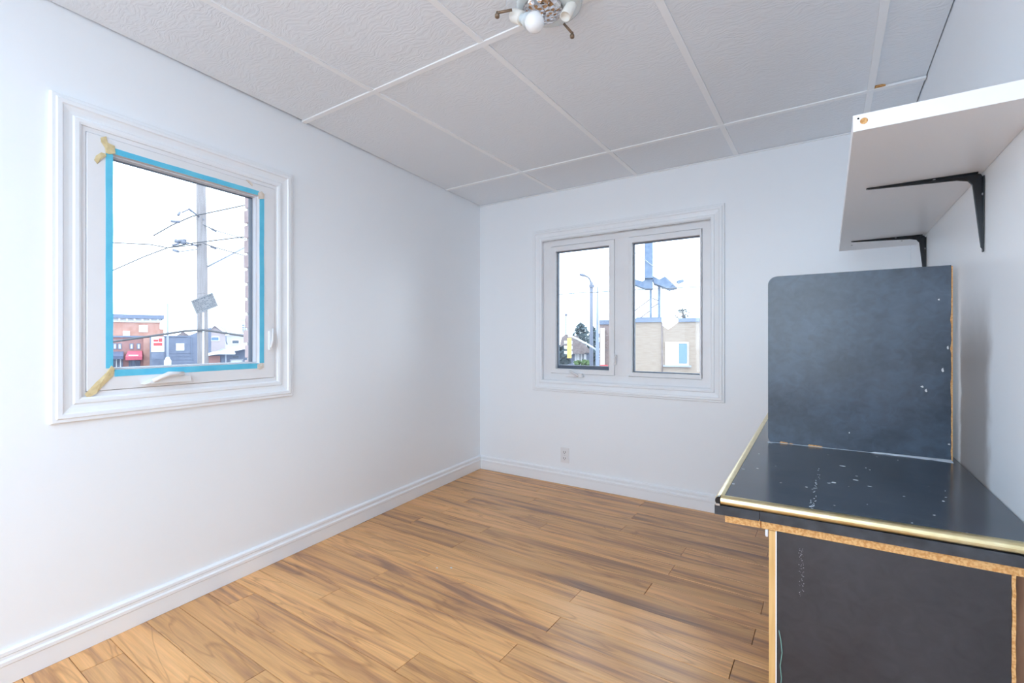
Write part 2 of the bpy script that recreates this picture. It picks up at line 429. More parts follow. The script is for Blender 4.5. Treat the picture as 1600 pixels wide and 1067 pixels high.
# walls
WZ = 2.32
def wall_with_hole(name, x0, x1, hole, y0, y1, m, loc, rz):
    hx0, hx1, hz0, hz1 = hole
    bm = bmesh.new()
    bm_box(bm, (x0, y0, 0), (hx0, y1, WZ)); bm_box(bm, (hx1, y0, 0), (x1, y1, WZ))
    bm_box(bm, (hx0, y0, 0), (hx1, y1, hz0)); bm_box(bm, (hx0, y0, hz1), (hx1, y1, WZ))
    o = from_bm(name, bm, m); o.location = loc; o.rotation_euler = (0, 0, rz)
    return struct(o)
RZ_LEFT = math.radians(96.0)
W1_HOLE = (-2.605, -1.84, 0.845, 1.805)
W2_HOLE = (-1.81, -0.595, 0.748, 1.812)
LEN_LEFT = (BACK_Y - REAR_Y) / math.cos(FL)
wall_left = wall_with_hole('wall_left', -LEN_LEFT - 0.1, 0.0, W1_HOLE, 0.0, 0.10, M_WALL, CORNER, RZ_LEFT)
wall_back = wall_with_hole('wall_back', CORNER.x - 0.12, RIGHT_X + 0.1, W2_HOLE, 0.0, 0.10, M_WALL, (0, BACK_Y, 0), 0)
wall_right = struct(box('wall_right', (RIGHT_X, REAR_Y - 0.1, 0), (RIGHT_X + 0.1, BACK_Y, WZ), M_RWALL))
W3_HOLE = (-1.80, 0.20, 0.50, 2.10)
wall_rear = wall_with_hole('wall_rear', left_x(REAR_Y) - 0.1, RIGHT_X, W3_HOLE, -0.10, 0.0, M_WALL, (0, REAR_Y, 0), 0)
M_BRICK = mat('red_house_brick', (0.56, 0.42, 0.42), 0.85, 0.2, var=(0.64, 0.50, 0.50), scale=25, bump=0.5, bscale=80)
M_MORTAR = mat('grey_mortar', (0.55, 0.50, 0.50), 0.9, 0.2)
# brick outside reveal of the left wall, seen at the edge of the glass
def brick_veneer():
    bx = -1.8785
    box('brick_backing', (bx + 0.012, 0.10, 0.5), (bx + 0.5, 0.205, 2.2), M_MORTAR, wall_left)
    z = 0.60; i = 0
    while z < 2.1:
        dx = R.uniform(-0.004, 0.006); ln = 0.19 if i % 2 else 0.09
        b_ = box('brick', (bx + dx, 0.102, z), (bx + dx + ln, 0.212 + R.uniform(-.003, .003), z + 0.062), M_BRICK, wall_left, bev=0.003)
        z += 0.074; i += 1
brick_veneer()
M_EXTWALL = mat('outside_siding', (0.45, 0.40, 0.38), 0.9)

# baseboards: profile swept straight
BASE_PROF = [(0, 0), (0.0, 0.014), (0.060, 0.014), (0.063, 0.017), (0.074, 0.017), (0.079, 0.011), (0.088, 0.010), (0.092, 0.014), (0.102, 0.013), (0.108, 0.006), (0.108, 0)]
def baseboard(name, p0, p1, n):
    v, f = [], []; k_ = len(BASE_PROF)
    for p in (p0, p1):
        for z, h in BASE_PROF: v.append(Vector(p) + Vector(n) * h + Vector((0, 0, z + 0.001)))
    for i in range(k_): f.append((i, (i+1) % k_, k_ + (i+1) % k_, k_ + i))
    f += [tuple(range(k_)), tuple(range(k_, 2*k_))]
    return struct(from_data(name, v, f, M_TRIM))
baseboard('baseboard_left', CORNER + LN * 0.0005, CORNER + LT * LEN_LEFT + LN * 0.0005, LN)
baseboard('baseboard_back', (CORNER.x + 0.016, BACK_Y - 0.0005, 0), (RIGHT_X - 0.016, BACK_Y - 0.0005, 0), (0, -1, 0))
baseboard('baseboard_right', (RIGHT_X - 0.0005, BACK_Y - 0.016, 0), (RIGHT_X - 0.0005, REAR_Y + 0.02, 0), (-1, 0, 0))

# ------------------------------------------------------------------ ceiling: tiles and tees
ceiling = struct(box('ceiling', (-2.75, REAR_Y - 0.2, 2.30), (0.55, BACK_Y + 0.15, 2.36), M_DARKGAP))
XT = [None, -1.677, -1.067, -0.457, 0.153, RIGHT_X]
YT = [REAR_Y, 0.18, 1.40, 2.62, BACK_Y]
TW = 0.013
def tile(pts, z=2.160, t=0.014):
    return prism('ceiling_tile', pts, z, z + t, M_TILE, ceiling, 'z', bev=0.0025)
for r_ in range(4):
    ya, yb = YT[r_], YT[r_+1]
    a0 = ya + (0.004 if r_ else 0); b0 = yb - 0.004
    for c_ in range(5):
        if c_ == 0: l0, l1 = left_x(a0) + 0.004, left_x(b0) + 0.004
        else: l0 = l1 = XT[c_] + 0.004
        if c_ == 0 and r_ == 1: l1 += 0.012
        if c_ == 0 and r_ == 2: l0 += 0.007
        h = XT[c_+1] - 0.004
        if c_ == 4 and r_ < 3: h = RIGHT_X - 0.003
        zz = 2.1612 + R.uniform(0, 0.0012)
        if c_ == 4 and r_ in (1, 2): zz = 2.168
        tile([(l0, a0), (h, a0), (h, b0), (l1, b0)], zz)
def tee(pts, dz=0.0):
    o = prism('ceiling_tee', pts, 2.1565 + dz, 2.166 + dz, M_TEE, ceiling, 'z', bev=0.0012)
    return o
for r_ in range(4):
    ya, yb = YT[r_], YT[r_+1]
    for c_ in range(1, 5):
        x = XT[c_]; w = TW
        tee([(x - w, ya + TW), (x + w, ya + TW), (x + w, yb - (TW if r_ < 3 else 0.002)), (x - w, yb - (TW if r_ < 3 else 0.002))], 0.0008)
for y in YT[1:4]:
    tee([(left_x(y) + 0.003, y - TW), (RIGHT_X - 0.003, y - TW), (RIGHT_X - 0.003, y + TW), (left_x(y) + 0.003, y + TW)])
box('wall_angle', (CORNER.x + 0.01, BACK_Y - 0.016, 2.1545), (RIGHT_X - 0.002, BACK_Y - 0.0005, 2.1595), M_TEE, ceiling)
# broken orange edge of the narrow tile at its far corner
q = hit_z(1369, 138, 2.160); q2 = hit_z(1391, 132, 2.160)
prism('chipped_tile_edge', [(XT[4] + 0.013, 2.606), (XT[4] + 0.052, 2.606), (XT[4] + 0.040, 2.597), (XT[4] + 0.016, 2.594)], 2.160, 2.170, M_PBOARD, ceiling)

# ------------------------------------------------------------------ window building blocks (local: x to the right, y outward, z up)
CAS = [(0, 0), (0, 0.009), (0.007, 0.012), (0.018, 0.012), (0.023, 0.007), (0.033, 0.0085), (0.048, 0.0125), (0.052, 0.0175), (0.064, 0.018), (0.068, 0.0135), (0.077, 0.0135), (0.080, 0.010), (0.080, 0)]
def casing_boards(root, inner, width=0.08, m=M_TRIM):
    x0, x1, z0, z1 = inner; s = width / 0.08
    cor = [(x0, z0), (x1, z0), (x1, z1), (x0, z1)]; out = [(-1, -1), (1, -1), (1, 1), (-1, 1)]
    for i in range(4):
        v, f = [], []; k_ = len(CAS)
        for e in (i, (i+1) % 4):
            for w, h in CAS: v.append((cor[e][0] + out[e][0]*w*s, -h, cor[e][1] + out[e][1]*w*s))
        for a in range(k_): f.append((a, (a+1) % k_, k_ + (a+1) % k_, k_ + a))
        f += [tuple(range(k_)), tuple(range(k_, 2*k_))]
        from_data('casing_board', v, f, m, root)
def crank(root, x, y, z, w, flip=1, big=1.0):
    """folding crank operator: housing wedge, arm and knob"""
    h = 0.022 * big
    pts = [(x - w*0.5, z), (x + w*0.5, z), (x + w*0.46, z + h*0.9), (x + w*0.1, z + h), (x - w*0.3, z + h*0.6)]
    base = prism('crank_housing', pts, y - 0.026*big, y, M_PLASTIC, root, 'y', bev=0.0025)
    p0 = Vector((x - w*0.35, y - 0.030*big, z + h*0.45)); p1 = Vector((x - w*0.05, y - 0.036*big, z + h*1.25)); p2 = Vector((x + w*0.28, y - 0.034*big, z + h*1.2))
    if flip < 0:
        p0, p1, p2 = Vector((x + w*0.27, y - 0.034, z + h*0.30)), Vector((x + w*0.04, y - 0.042, z + h*1.05)), Vector((x - w*0.22, y - 0.040, z + h*1.55))
    tube('crank_handle', [p0, p0.lerp(p1, .5), p1, p2], [0.006*big, 0.007*big, 0.008*big, 0.006*big], M_PLASTIC, base, 8)
def latch(root, x, y, z0, z1):
    b = box('sash_latch', (x - 0.009, y - 0.012, z0), (x + 0.009, y, z1), M_PLASTIC, root, bev=0.003)
    tube('latch_lever', [(x - 0.002, y - 0.014, z0 + 0.012), (x + 0.002, y - 0.020, (z0+z1)/2), (x + 0.001, y - 0.022, z1 + 0.012)], [0.006, 0.005, 0.003], M_PLASTIC, b, 8)

# ---- window_1: left wall casement with taped sash
w1 = struct(empty('window_1', CORNER, RZ_LEFT))
casing_boards(w1, (-2.590, -1.852, 0.862, 1.792))
ring('window_jamb', (-2.604, -1.841, 0.846, 1.804), (-2.576, -1.866, 0.879, 1.776), -0.002, 0.10, M_PLASTIC, w1, 0.0015)
sash1 = ring('sash', (-2.5745, -1.8675, 0.8805, 1.7745), (-2.500, -1.944, 0.951, 1.723), -0.006, 0.075, M_PLASTIC, w1, 0.002)
ring('glazing_stop', (-2.4995, -1.9445, 0.9515, 1.7225), (-2.494, -1.951, 0.957, 1.717), 0.010, 0.034, M_SASHGREY, sash1)
ring('glazing_gasket', (-2.4995, -1.9445, 0.9515, 1.7225), (-2.492, -1.9535, 0.957, 1.7175), 0.0345, 0.060, M_GASKET, sash1)
glass1 = box('glass', (-2.4985, 0.044, 0.9525), (-1.9455, 0.048, 1.7215), M_GLASS, sash1)
crank(w1, -2.335, -0.006, 0.893, 0.165, 1, 1.25)
latch(w1, -1.892, -0.006, 1.010, 1.100)
box('lock_plate', (-1.898, -0.008, 1.17), (-1.886, -0.006, 1.20), M_PLASTIC, w1)

# ---- window_2: back wall, casement beside a fixed light
w2 = struct(empty('window_2', (0, BACK_Y, 0), 0))
casing_boards(w2, (-1.800, -0.602, 0.756, 1.804))
RC = 0.022
def sc(x0, x1, z0, z1, r=RC):
    s_ = 1 + r / BACK_Y
    return (x0*s_, x1*s_, CAM_H + (z0 - CAM_H)*s_, CAM_H + (z1 - CAM_H)*s_)
jo = (-1.809, -0.596, 0.749, 1.811)
frame2 = ring('window_frame', jo, sc(-1.724, -0.653, 0.810, 1.752), RC + 0.003, 0.10, M_PLASTIC, w2, 0.002)
ring('jamb_liner', jo, (-1.800, -0.602, 0.758, 1.800), 0.0005, RC - 0.0005, M_TRIM, w2)
box('mullion', (sc(-1.224, 0, 0, 0)[0], RC + 0.004, 0.8), (sc(-1.126, 0, 0, 0)[0], 0.098, 1.76), M_PLASTIC, frame2)
def light(root, name, outer, inner):
    o_, i_ = sc(*outer), sc(*inner)
    s_ = ring(name, o_, i_, RC - 0.006, 0.075, M_PLASTIC, root, 0.002)
    e = 0.0008
    oi = (i_[0] + e, i_[1] - e, i_[2] + e, i_[3] - e)
    ring('glazing_gasket', oi, (oi[0] + 0.0045, oi[1] - 0.0045, oi[2] + 0.0055, oi[3] - 0.0045), 0.045, 0.070, M_GASKET, s_)
    box('glass', (oi[0], 0.0545, oi[2]), (oi[1], 0.058, oi[3]), M_GLASS, s_)
    return s_
light(w2, 'casement_sash', (-1.7205, -1.2255, 0.8135, 1.7485), (-1.683, -1.264, 0.846, 1.712))
light(w2, 'fixed_light', (-1.1245, -0.6565, 0.8135, 1.7485), (-1.100, -0.667, 0.840, 1.711))
crank(w2, -1.530, RC - 0.004, 0.790, 0.135, -1, 1.25)
latch(w2, -1.226, RC - 0.004, 0.885, 0.955)
box('head_gap_shade', (-1.79, 0.0, 1.7965), (-0.606, 0.004, 1.8015), mat('grey_gap_shade', (0.40, 0.38, 0.38), 0.9, var=(0.62, 0.62, 0.63), scale=22), w2)  # grey strip painted in for the shadow line under the head casing
box('weather_strip', (-1.69, 0.074, sc(0,0,.849,0)[2]), (-1.255, 0.105, sc(0,0,.849,0)[2] + 0.022), M_GASKET, w2)

# ---- added_rear_window in the rear wall, unseen: added to let fill light in
w3 = struct(empty('added_rear_window', (0, REAR_Y, 0), 0))
ring('window_frame', W3_HOLE, (W3_HOLE[0] + .05, W3_HOLE[1] - .05, W3_HOLE[2] + .05, W3_HOLE[3] - .05), -0.09, -0.02, M_PLASTIC, w3, 0.002)

# ------------------------------------------------------------------ tape and sticker on the left window
YF = -0.0063
def strip(label, x0, x1, z0, z1, m=M_TAPE, name='painters_tape', cat='tape'):
    v, f = [], []
    n = 14; horiz = (x1 - x0) > (z1 - z0)
    for i in range(n + 1):
        t = i / n
        j0, j1 = R.uniform(-.0006, .0006), R.uniform(-.0006, .0006); lift = R.uniform(0.0006, 0.0014)
        if horiz: a, b = (x0 + (x1-x0)*t, z0 + j0), (x0 + (x1-x0)*t, z1 + j1)
        else: a, b = (x0 + j0, z0 + (z1-z0)*t), (x1 + j1, z0 + (z1-z0)*t)
        v += [(a[0], YF - lift, a[1]), (b[0], YF - lift, b[1]), (a[0], YF, a[1]), (b[0], YF, b[1])]
    for i in range(n):
        o = i*4; p = o + 4
        f += [(o, o+1, p+1, p), (o+2, p+2, p+3, o+3), (o, p, p+2, o+2), (o+1, o+3, p+3, p+1)]
    f += [(0, 2, 3, 1), (n*4, n*4+1, n*4+3, n*4+2)]
    o = from_data(name, v, f, m); o.location = CORNER; o.rotation_euler = (0, 0, RZ_LEFT)
    return tag(o, label, cat)
strip('blue painter tape strip down the left side of the taped window', -2.522, -2.5003, 0.957, 1.722)
strip('blue painter tape strip down the right side of the taped window', -1.943, -1.921, 0.951, 1.716)
strip('blue painter tape strip along the top of the taped window', -2.498, -1.946, 1.7235, 1.744)
strip('blue painter tape strip along the bottom of the taped window above the crank', -2.496, -1.948, 0.927, 0.9505)
def scrap(label, pxs, m=M_BEIGE, name='masking_tape'):
    P = [hit_left(px, py, 0.008) for px, py in pxs]
    n = len(P); cx_ = sum(p[0] for p in P)/n; cz_ = sum(p[1] for p in P)/n
    v = [(p[0], YF - 0.0024 - R.uniform(0, 0.002), p[1]) for p in P] + [(cx_, YF - 0.0055, cz_)] + [(p[0], YF - 0.0016, p[1]) for p in P]
    f = [(i, (i+1) % n, n) for i in range(n)] + [(i, n+1+i, n+1+(i+1) % n, (i+1) % n) for i in range(n)] + [tuple(range(n+1, 2*n+1))]
    o = from_data(name, v, f, m); o.location = CORNER; o.rotation_euler = (0, 0, RZ_LEFT)
    return tag(o, label, 'tape')
scrap('crumpled beige masking tape slanting down from the lower left corner of the taped window',
      [(132, 616), (137, 622), (150, 615), (160, 604), (168, 596), (176, 588), (179, 576), (174, 571), (166, 582), (158, 590), (150, 597), (142, 606)])
scrap('beige masking tape piece rising above the top left corner of the taped window',
      [(157, 215), (166, 213), (168, 223), (179, 228), (180, 240), (171, 241), (165, 239), (164, 231), (158, 222)])
scrap('beige masking tape tail pointing left at the top left corner of the taped window',
      [(147, 250), (150, 243), (158, 238), (165, 240), (166, 244), (158, 249), (152, 256)])
scrap('pale tape scrap at the top right corner of the taped window',
      [(403, 301), (409, 299), (413, 304), (412, 311), (404, 311)], M_BEIGE2)
scrap('pale pinkish tape scrap at the lower right corner of the taped window',
      [(402, 569), (411, 567), (412, 574), (407, 577), (402, 576)], M_BEIGE2)
scrap('thin beige tape curl above the top blue strip of the taped window',
      [(384, 281), (389, 282), (395, 288), (394, 291), (389, 286)], M_BEIGE2)
# paper sticker on the glass
st = [hit_left(px, py, -0.0432) for px, py in ((298, 470), (307, 491), (341, 478), (332, 457))]
stk = from_data('sticker', [(p[0], 0.0434, p[1]) for p in st], [(0, 1, 2, 3)], M_PAPER)
stk.location = CORNER; stk.rotation_euler = (0, 0, RZ_LEFT)
tag(stk, 'tilted grey paper label covered in small print stuck on the left window glass', 'sticker')
# small illegible print as rows of ink marks
bm = bmesh.new()
A_, B_, D_ = Vector((st[0][0], st[0][1])), Vector((st[1][0], st[1][1])), Vector((st[3][0], st[3][1]))
uu, vv = D_ - A_, B_ - A_
for r_ in range(9):
    t = 0.06; v0 = 0.07 + r_ * 0.10
    while t < 0.93:
        L_ = R.uniform(0.03, 0.10)
        if R.random() < (0.9 if t < 0.28 or r_ in (0, 8) else 0.55):
            hh = 0.05 if r_ else 0.085
            q = [A_ + uu*a + vv*b for a, b in ((t, v0), (min(t+L_, .95), v0), (min(t+L_, .95), v0+hh), (t, v0+hh))]
            bm.faces.new([bm.verts.new((p.x, 0.0431, p.y)) for p in q])
        t += L_ + 0.025
from_bm('small_print', bm, M_INK, stk)
stuff(bpy.data.objects['small_print'])

# ------------------------------------------------------------------ wall outlet
wo = thing('wall_outlet', 'white duplex wall outlet low on the back wall under the double window', 'outlet', (-1.607, BACK_Y, 0.213))
box('cover_plate', (-0.034, -0.006, -0.055), (0.034, 0.0, 0.055), M_OUTLET, wo, bev=0.002)
for s_ in (-1, 1):
    rcp = box('receptacle', (-0.017, -0.0085, s_*0.022 - 0.014), (0.017, -0.0055, s_*0.022 + 0.014), M_OUTLET, wo, bev=0.0012)
    for dx in (-0.0075, 0.0075):
        box('slot', (dx - 0.0018, -0.0092, s_*0.022 - 0.004), (dx + 0.0018, -0.0084, s_*0.022 + 0.008), M_SLOT, rcp)
    lathe('ground_hole', [(0, 0), (0.003, 0), (0.003, 0.0008), (0, 0.0008)], M_SLOT, rcp, 10, (0, -0.0084, s_*0.022 - 0.009), (0, -1, 0))
lathe('screw', [(0, 0), (0.003, 0), (0.0026, 0.001), (0, 0.0012)], M_SCREW, wo, 10, (0, -0.0058, 0), (0, -1, 0))

# ------------------------------------------------------------------ ceiling lamp
cl_c = at_depth(858, 12, 1.54); cl_c.z = 2.158
cl = thing('ceiling_lamp', 'bare flush ceiling lamp with hammered silver dish and one unlit white bulb', 'lamp', cl_c)
lathe('pan', [(0, -0.002), (0.104, -0.002), (0.107, -0.006), (0.106, -0.012), (0.098, -0.017), (0.070, -0.020), (0, -0.020)], M_PAN, cl, 40)
dc = at_depth(848, 9, 1.54) - cl_c; dc.z = 0
lathe('reflector_dish', [(0.064, -0.020), (0.066, -0.026), (0.062, -0.034), (0.050, -0.039), (0.030, -0.042), (0, -0.043)], M_HAMMER, cl, 40, dc)
lathe('centre_nut', [(0, -0.042), (0.009, -0.042), (0.009, -0.047), (0.006, -0.050), (0, -0.051)], M_SCREW, cl, 12, dc)
b_c = at_depth(835, 35, 1.476) - cl_c
s_c = at_depth(811, 27, 1.525) - cl_c
ax = (b_c - s_c).normalized()
sock = lathe('socket', [(0, -0.030), (0.019, -0.030), (0.021, -0.026), (0.021, 0.016), (0.019, 0.018), (0, 0.018)], M_CERAMIC, cl, 24, s_c, ax)
lathe('bulb_collar', [(0, 0.010), (0.0135, 0.010), (0.0145, 0.026), (0.020, 0.040), (0.024, 0.050), (0, 0.052)], M_BULBBASE, cl, 24, s_c, ax)
Lb = (b_c - s_c).length
prof = [(0.0, Lb - 0.032), (0.018, Lb - 0.028)] + [(0.0305*math.sin(a), Lb - 0.0305*math.cos(a)*1.0) for a in [math.radians(t) for t in range(42, 180, 12)]] + [(0, Lb + 0.0305)]
lathe('bulb', prof, M_BULB, cl, 28, s_c, ax)
e0 = at_depth(894, 6, 1.53) - cl_c; e1 = at_depth(883, 26, 1.51) - cl_c
ax2 = (e1 - e0).normalized(); ln = (e1 - e0).length
sk2 = lathe('socket', [(0, -0.004), (0.016, -0.004), (0.0175, 0.0), (0.0175, ln), (0.0150, ln), (0.0140, ln - 0.01), (0, ln - 0.01)], M_CERAMIC, cl, 24, e0, ax2)
lathe('socket_ring', [(0.0125, -0.012), (0.0175, -0.012), (0.0175, -0.005), (0.0125, -0.005)], M_BLACK, sk2, 20, e0, ax2)
def arm(p, q, kpx, d):
    a_, b_ = at_depth(*p) - cl_c, at_depth(*q) - cl_c
    o = tube('shade_arm', [a_, b_], 0.0042, M_BRASS, cl, 8)
    lathe('thumb_screw', [(0, -0.010), (0.0045, -0.010), (0.0052, 0.0), (0.0075, 0.001), (0.0075, 0.009), (0.004, 0.011), (0, 0.011)], M_BRASS, o, 14, b_ + Vector((0, 0, -0.006)), (0.1, -0.2, -1))
arm((800, 15.5, 1.50), (777, 20, 1.50), 0, 0)
arm((881, 37, 1.60), (894, 52, 1.60), 0, 0)
pw = [at_depth(790.5, 14, 1.50) - cl_c, at_depth(790.5, 4, 1.50) - cl_c, Vector((*(at_depth(790, -6, 1.50) - cl_c).xy, -0.012))]
tube('wire_tail', pw, 0.0007, M_SCREW, cl, 5)

# ------------------------------------------------------------------ desk
DT = 0.673
desk = thing('desk', 'worn black laminate desk with gold edge trim against the right wall', 'desk', (0.05, 2.1, 0))
def dl(x, y): return (x - 0.05, y - 2.1)
FLc, FRc, BRc, BLc = (-0.222, 1.257), (0.341, 1.283), (0.341, 2.95), (-0.262, 2.95)
prism('desktop', [dl(*FLc), dl(*FRc), dl(*BRc), dl(*BLc)], 0.6305, DT, M_TOP, desk, bev=0.0012)
fdir = (Vector(FRc) - Vector(FLc)).normalized(); fn = Vector((fdir.y, -fdir.x))
prism('edge_band', [dl(FLc[0] - 0.012, FLc[1] - 0.0108), dl(FLc[0] + 0.085, FLc[1] - 0.0025), dl(FLc[0] + 0.085, FLc[1] + 0.001), dl(FLc[0] - 0.012, FLc[1] + 0.004)], 0.6290, 0.6515, M_BLACKEDGE, desk)
prism('edge_band', [dl(FLc[0] + 0.0865, FLc[1] - 0.001), dl(FRc[0], FRc[1] - 0.011), dl(FRc[0], FRc[1] - 0.001), dl(FLc[0] + 0.0865, FLc[1] + 0.006)], 0.6290, 0.6515, M_BLACKEDGE, desk)
def half_round(name, p, q, out, r, zc, m, parent, squash=1.0):
    v, f = [], []; n = 10
    for e in (p, q):
        for i in range(n + 1):
            a = math.pi * i / n
            v.append((e[0] + out[0]*r*squash*math.sin(a), e[1] + out[1]*r*squash*math.sin(a), zc + r*math.cos(a)))
    k_ = n + 1
    for i in range(n): f.append((i, i+1, k_+i+1, k_+i))
    f += [(0, k_, 2*k_-1, k_-1), tuple(range(k_)), tuple(range(k_, 2*k_))]
    return from_data(name, v, f, m, parent)
gf = half_round('gold_trim', dl(FLc[0] + 0.001, FLc[1] - 0.001), dl(FRc[0], FRc[1] - 0.001), (fn.x, fn.y), 0.0112, 0.6630, M_GOLD, desk)
sdir = (Vector(BLc) - Vector(FLc)).normalized(); sn = Vector((-sdir.y, sdir.x))
if sn.x > 0: sn = -sn
gs = half_round('gold_trim', dl(FLc[0], FLc[1] + 0.004), dl(*BLc), (sn.x, sn.y), 0.0112, 0.6630, M_GOLD, desk, 1.15)
prism('gold_flange', [dl(FLc[0], FLc[1] + .004), dl(FLc[0] + .008, FLc[1] + .004), dl(BLc[0] + .008, BLc[1]), dl(*BLc)], DT, DT + .0012, M_GOLD, desk)
prism('gold_flange', [dl(FLc[0] + .001, FLc[1]), dl(*FRc), dl(FRc[0], FRc[1] + .006), dl(FLc[0] + .009, FLc[1] + .006)], DT, DT + .0012, M_GOLD, desk)
half_round('trim_open_end', dl(FLc[0] - 0.0003, FLc[1] - 0.010), dl(FLc[0] - 0.0003, FLc[1] + 0.0035), (sn.x, sn.y), 0.0108, 0.6630, M_BLACK, desk, 1.0)
box('trim_tab', (FLc[0] - 0.06, FLc[1] - 2.1 - 0.0125, 0.6515), (FLc[0] - 0.05, FLc[1] - 2.1 - 0.002, 0.6560), M_SCREW, desk)
# raw particleboard layer below
prism('particleboard_layer', [dl(FLc[0] + 0.010, FLc[1] + 0.0), dl(FLc[0] + 0.086, FLc[1] + 0.0068), dl(FLc[0] + 0.0875, FLc[1] + 0.0125), dl(FLc[0] + 0.089, FLc[1] + 0.0068), dl(FRc[0], FRc[1] - 0.003), dl(FRc[0], BRc[1] - 0.01), dl(BLc[0] + 0.02, BLc[1] - 0.01)], 0.6100, 0.6304, M_PBOARD, desk)
# end panel
PA, PB = Vector((-0.1172, 1.262)), Vector((0.2955, 1.279))
pd_ = (PB - PA).normalized(); pn = Vector((-pd_.y, pd_.x))
def seg(t0, t1, front, back):
    a, b = PA + pd_*t0, PA + pd_*t1
    return [dl(*(a + pn*front)), dl(*(b + pn*front)), dl(*(b + pn*back)), dl(*(a + pn*back))]
LP = (PB - PA).length
prism('end_panel', seg(0.016, LP - 0.006, 0.0, 0.016), 0.0015, 0.6097, M_PANEL, desk)
prism('wood_edge_trim', seg(0.0, 0.0135, -0.002, 0.017), 0.0015, 0.6097, M_OAK, desk)
prism('white_edge_line', seg(0.0135, 0.016, -0.0015, 0.017), 0.0015, 0.6097, M_TRIM, desk)
v = []; f = []; nz = 34
for i in range(nz + 1):                                       # rough broken edge of the end panel
    z = 0.0015 + (0.6080) * i / nz
    a = PA + pd_*(LP - 0.006 + R.uniform(-0.0006, 0.0012)) - pn*0.0008; b = PA + pd_*(LP + R.uniform(-0.0008, 0.0008)) - pn*0.0008
    c = b + pn*0.0168; d = a + pn*0.0168
    v += [(*dl(*p), z) for p in (a, b, c, d)]
for i in range(nz):
    o = 4*i
    for k_ in range(4): f.append((o+k_, o+(k_+1) % 4, o+4+(k_+1) % 4, o+4+k_))
f += [(0, 1, 2, 3), (4*nz, 4*nz+1, 4*nz+2, 4*nz+3)]
from_data('broken_panel_edge', v, f, M_PBOARD, desk)
prism('end_panel', [dl(-0.117, 2.90), dl(0.30, 2.90), dl(0.30, 2.916), dl(-0.117, 2.916)], 0.0015, 0.6097, M_PANEL, desk)
prism('wall_cleat', [dl(0.300, 1.30), dl(0.3235, 1.30), dl(0.3235, 2.88), dl(0.300, 2.88)], 0.03, 0.6097, M_CLEAT, desk)
box('corner_bracket', (-0.1255 - 0.05, 1.262 - 2.1, 0.592), (-0.1185 - 0.05, 1.285 - 2.1, 0.6097), M_SASHGREY, desk, bev=0.003)

# white paint drips left on the desktop
M_DRIP = mat('dried_white_paint', (0.62, 0.66, 0.70), 0.6)
def splat(px, py, rx, ry, rot):
    p = hit_z(px, py, DT); n = 9
    pts = []
    for i in range(n):
        a = 2*math.pi*i/n; s_ = R.uniform(0.75, 1.2)
        x, y = rx*math.cos(a)*s_, ry*math.sin(a)*s_
        pts.append(dl(p.x + x*math.cos(rot) - y*math.sin(rot), p.y + x*math.sin(rot) + y*math.cos(rot)))
    prism('paint_drip', pts, DT - 0.0002, DT + 0.0005, M_DRIP, desk)
for a in ((1316, 728, .009, .004, 0), (1303, 754, .006, .0055, .3), (1337, 750, .007, .003, -.1), (1260, 761, .0025, .002, 0), (1359, 734, .002, .003, 0), (1353, 731, .002, .001, 0),
          (1474, 783, .0025, .004, 0), (1478, 777, .002, .001, 0), (1477, 767, .001, .001, 0), (1511, 833, .002, .002, 0), (1425, 817, .0015, .001, 0), (1186, 709, .002, .003, 0),
          (1152, 734, .003, .003, 0), (1162, 733, .004, .002, 0), (1146, 756, .004, .003, 0), (1355, 788, .001, .001, 0), (1403, 719, .001, .001, 0), (1199, 786, .009, .003, .2)):
    splat(*a)
# row of scuff marks running front to back on the desktop
for i in range(46):
    t = R.random() ** 1.7
    px = 1268 - 2*t*0 + (1283 - 1268)*t + R.uniform(-5, 5)*(1 - .5*t); py = 796 - (796 - 724)*t
    splat(px, py, R.uniform(.0006, .0017), R.uniform(.0006, .0014), 0)

# ------------------------------------------------------------------ upright board on the desk
BX0, BX1, BY, BT = -0.191, 0.3235, 2.024, 0.018
BZ1 = 1.296
brd = thing('upright_board', 'square black scuffed board standing on edge across the desk', 'board', (0.068, BY, DT))
sk = 0.022                                                     # slight skew: right end nearer the back
def bpt(x, y): return x - 0.068, y - BY
pts = [(BX0 + 0.010, 0.0008), (BX1, 0.0008), (BX1, BZ1 - DT), (BX0 + 0.032, BZ1 - DT)]
r = 0.030
pts = [(BX0 - 0.068 + 0.008, 0.0008), (BX1 - 0.068, 0.0008), (BX1 - 0.068, BZ1 - DT)]
for i in range(7):
    a = math.radians(90 + 90*i/6); pts.append((BX0 - 0.068 + r + r*math.cos(a), BZ1 - DT - r + r*math.sin(a)))
pts.append((BX0 - 0.068, 0.016)); pts.append((BX0 - 0.068 + 0.003, 0.005))
front = prism('board_panel', pts, 0.0, BT, M_BOARD, brd, 'y', bev=0.0006)
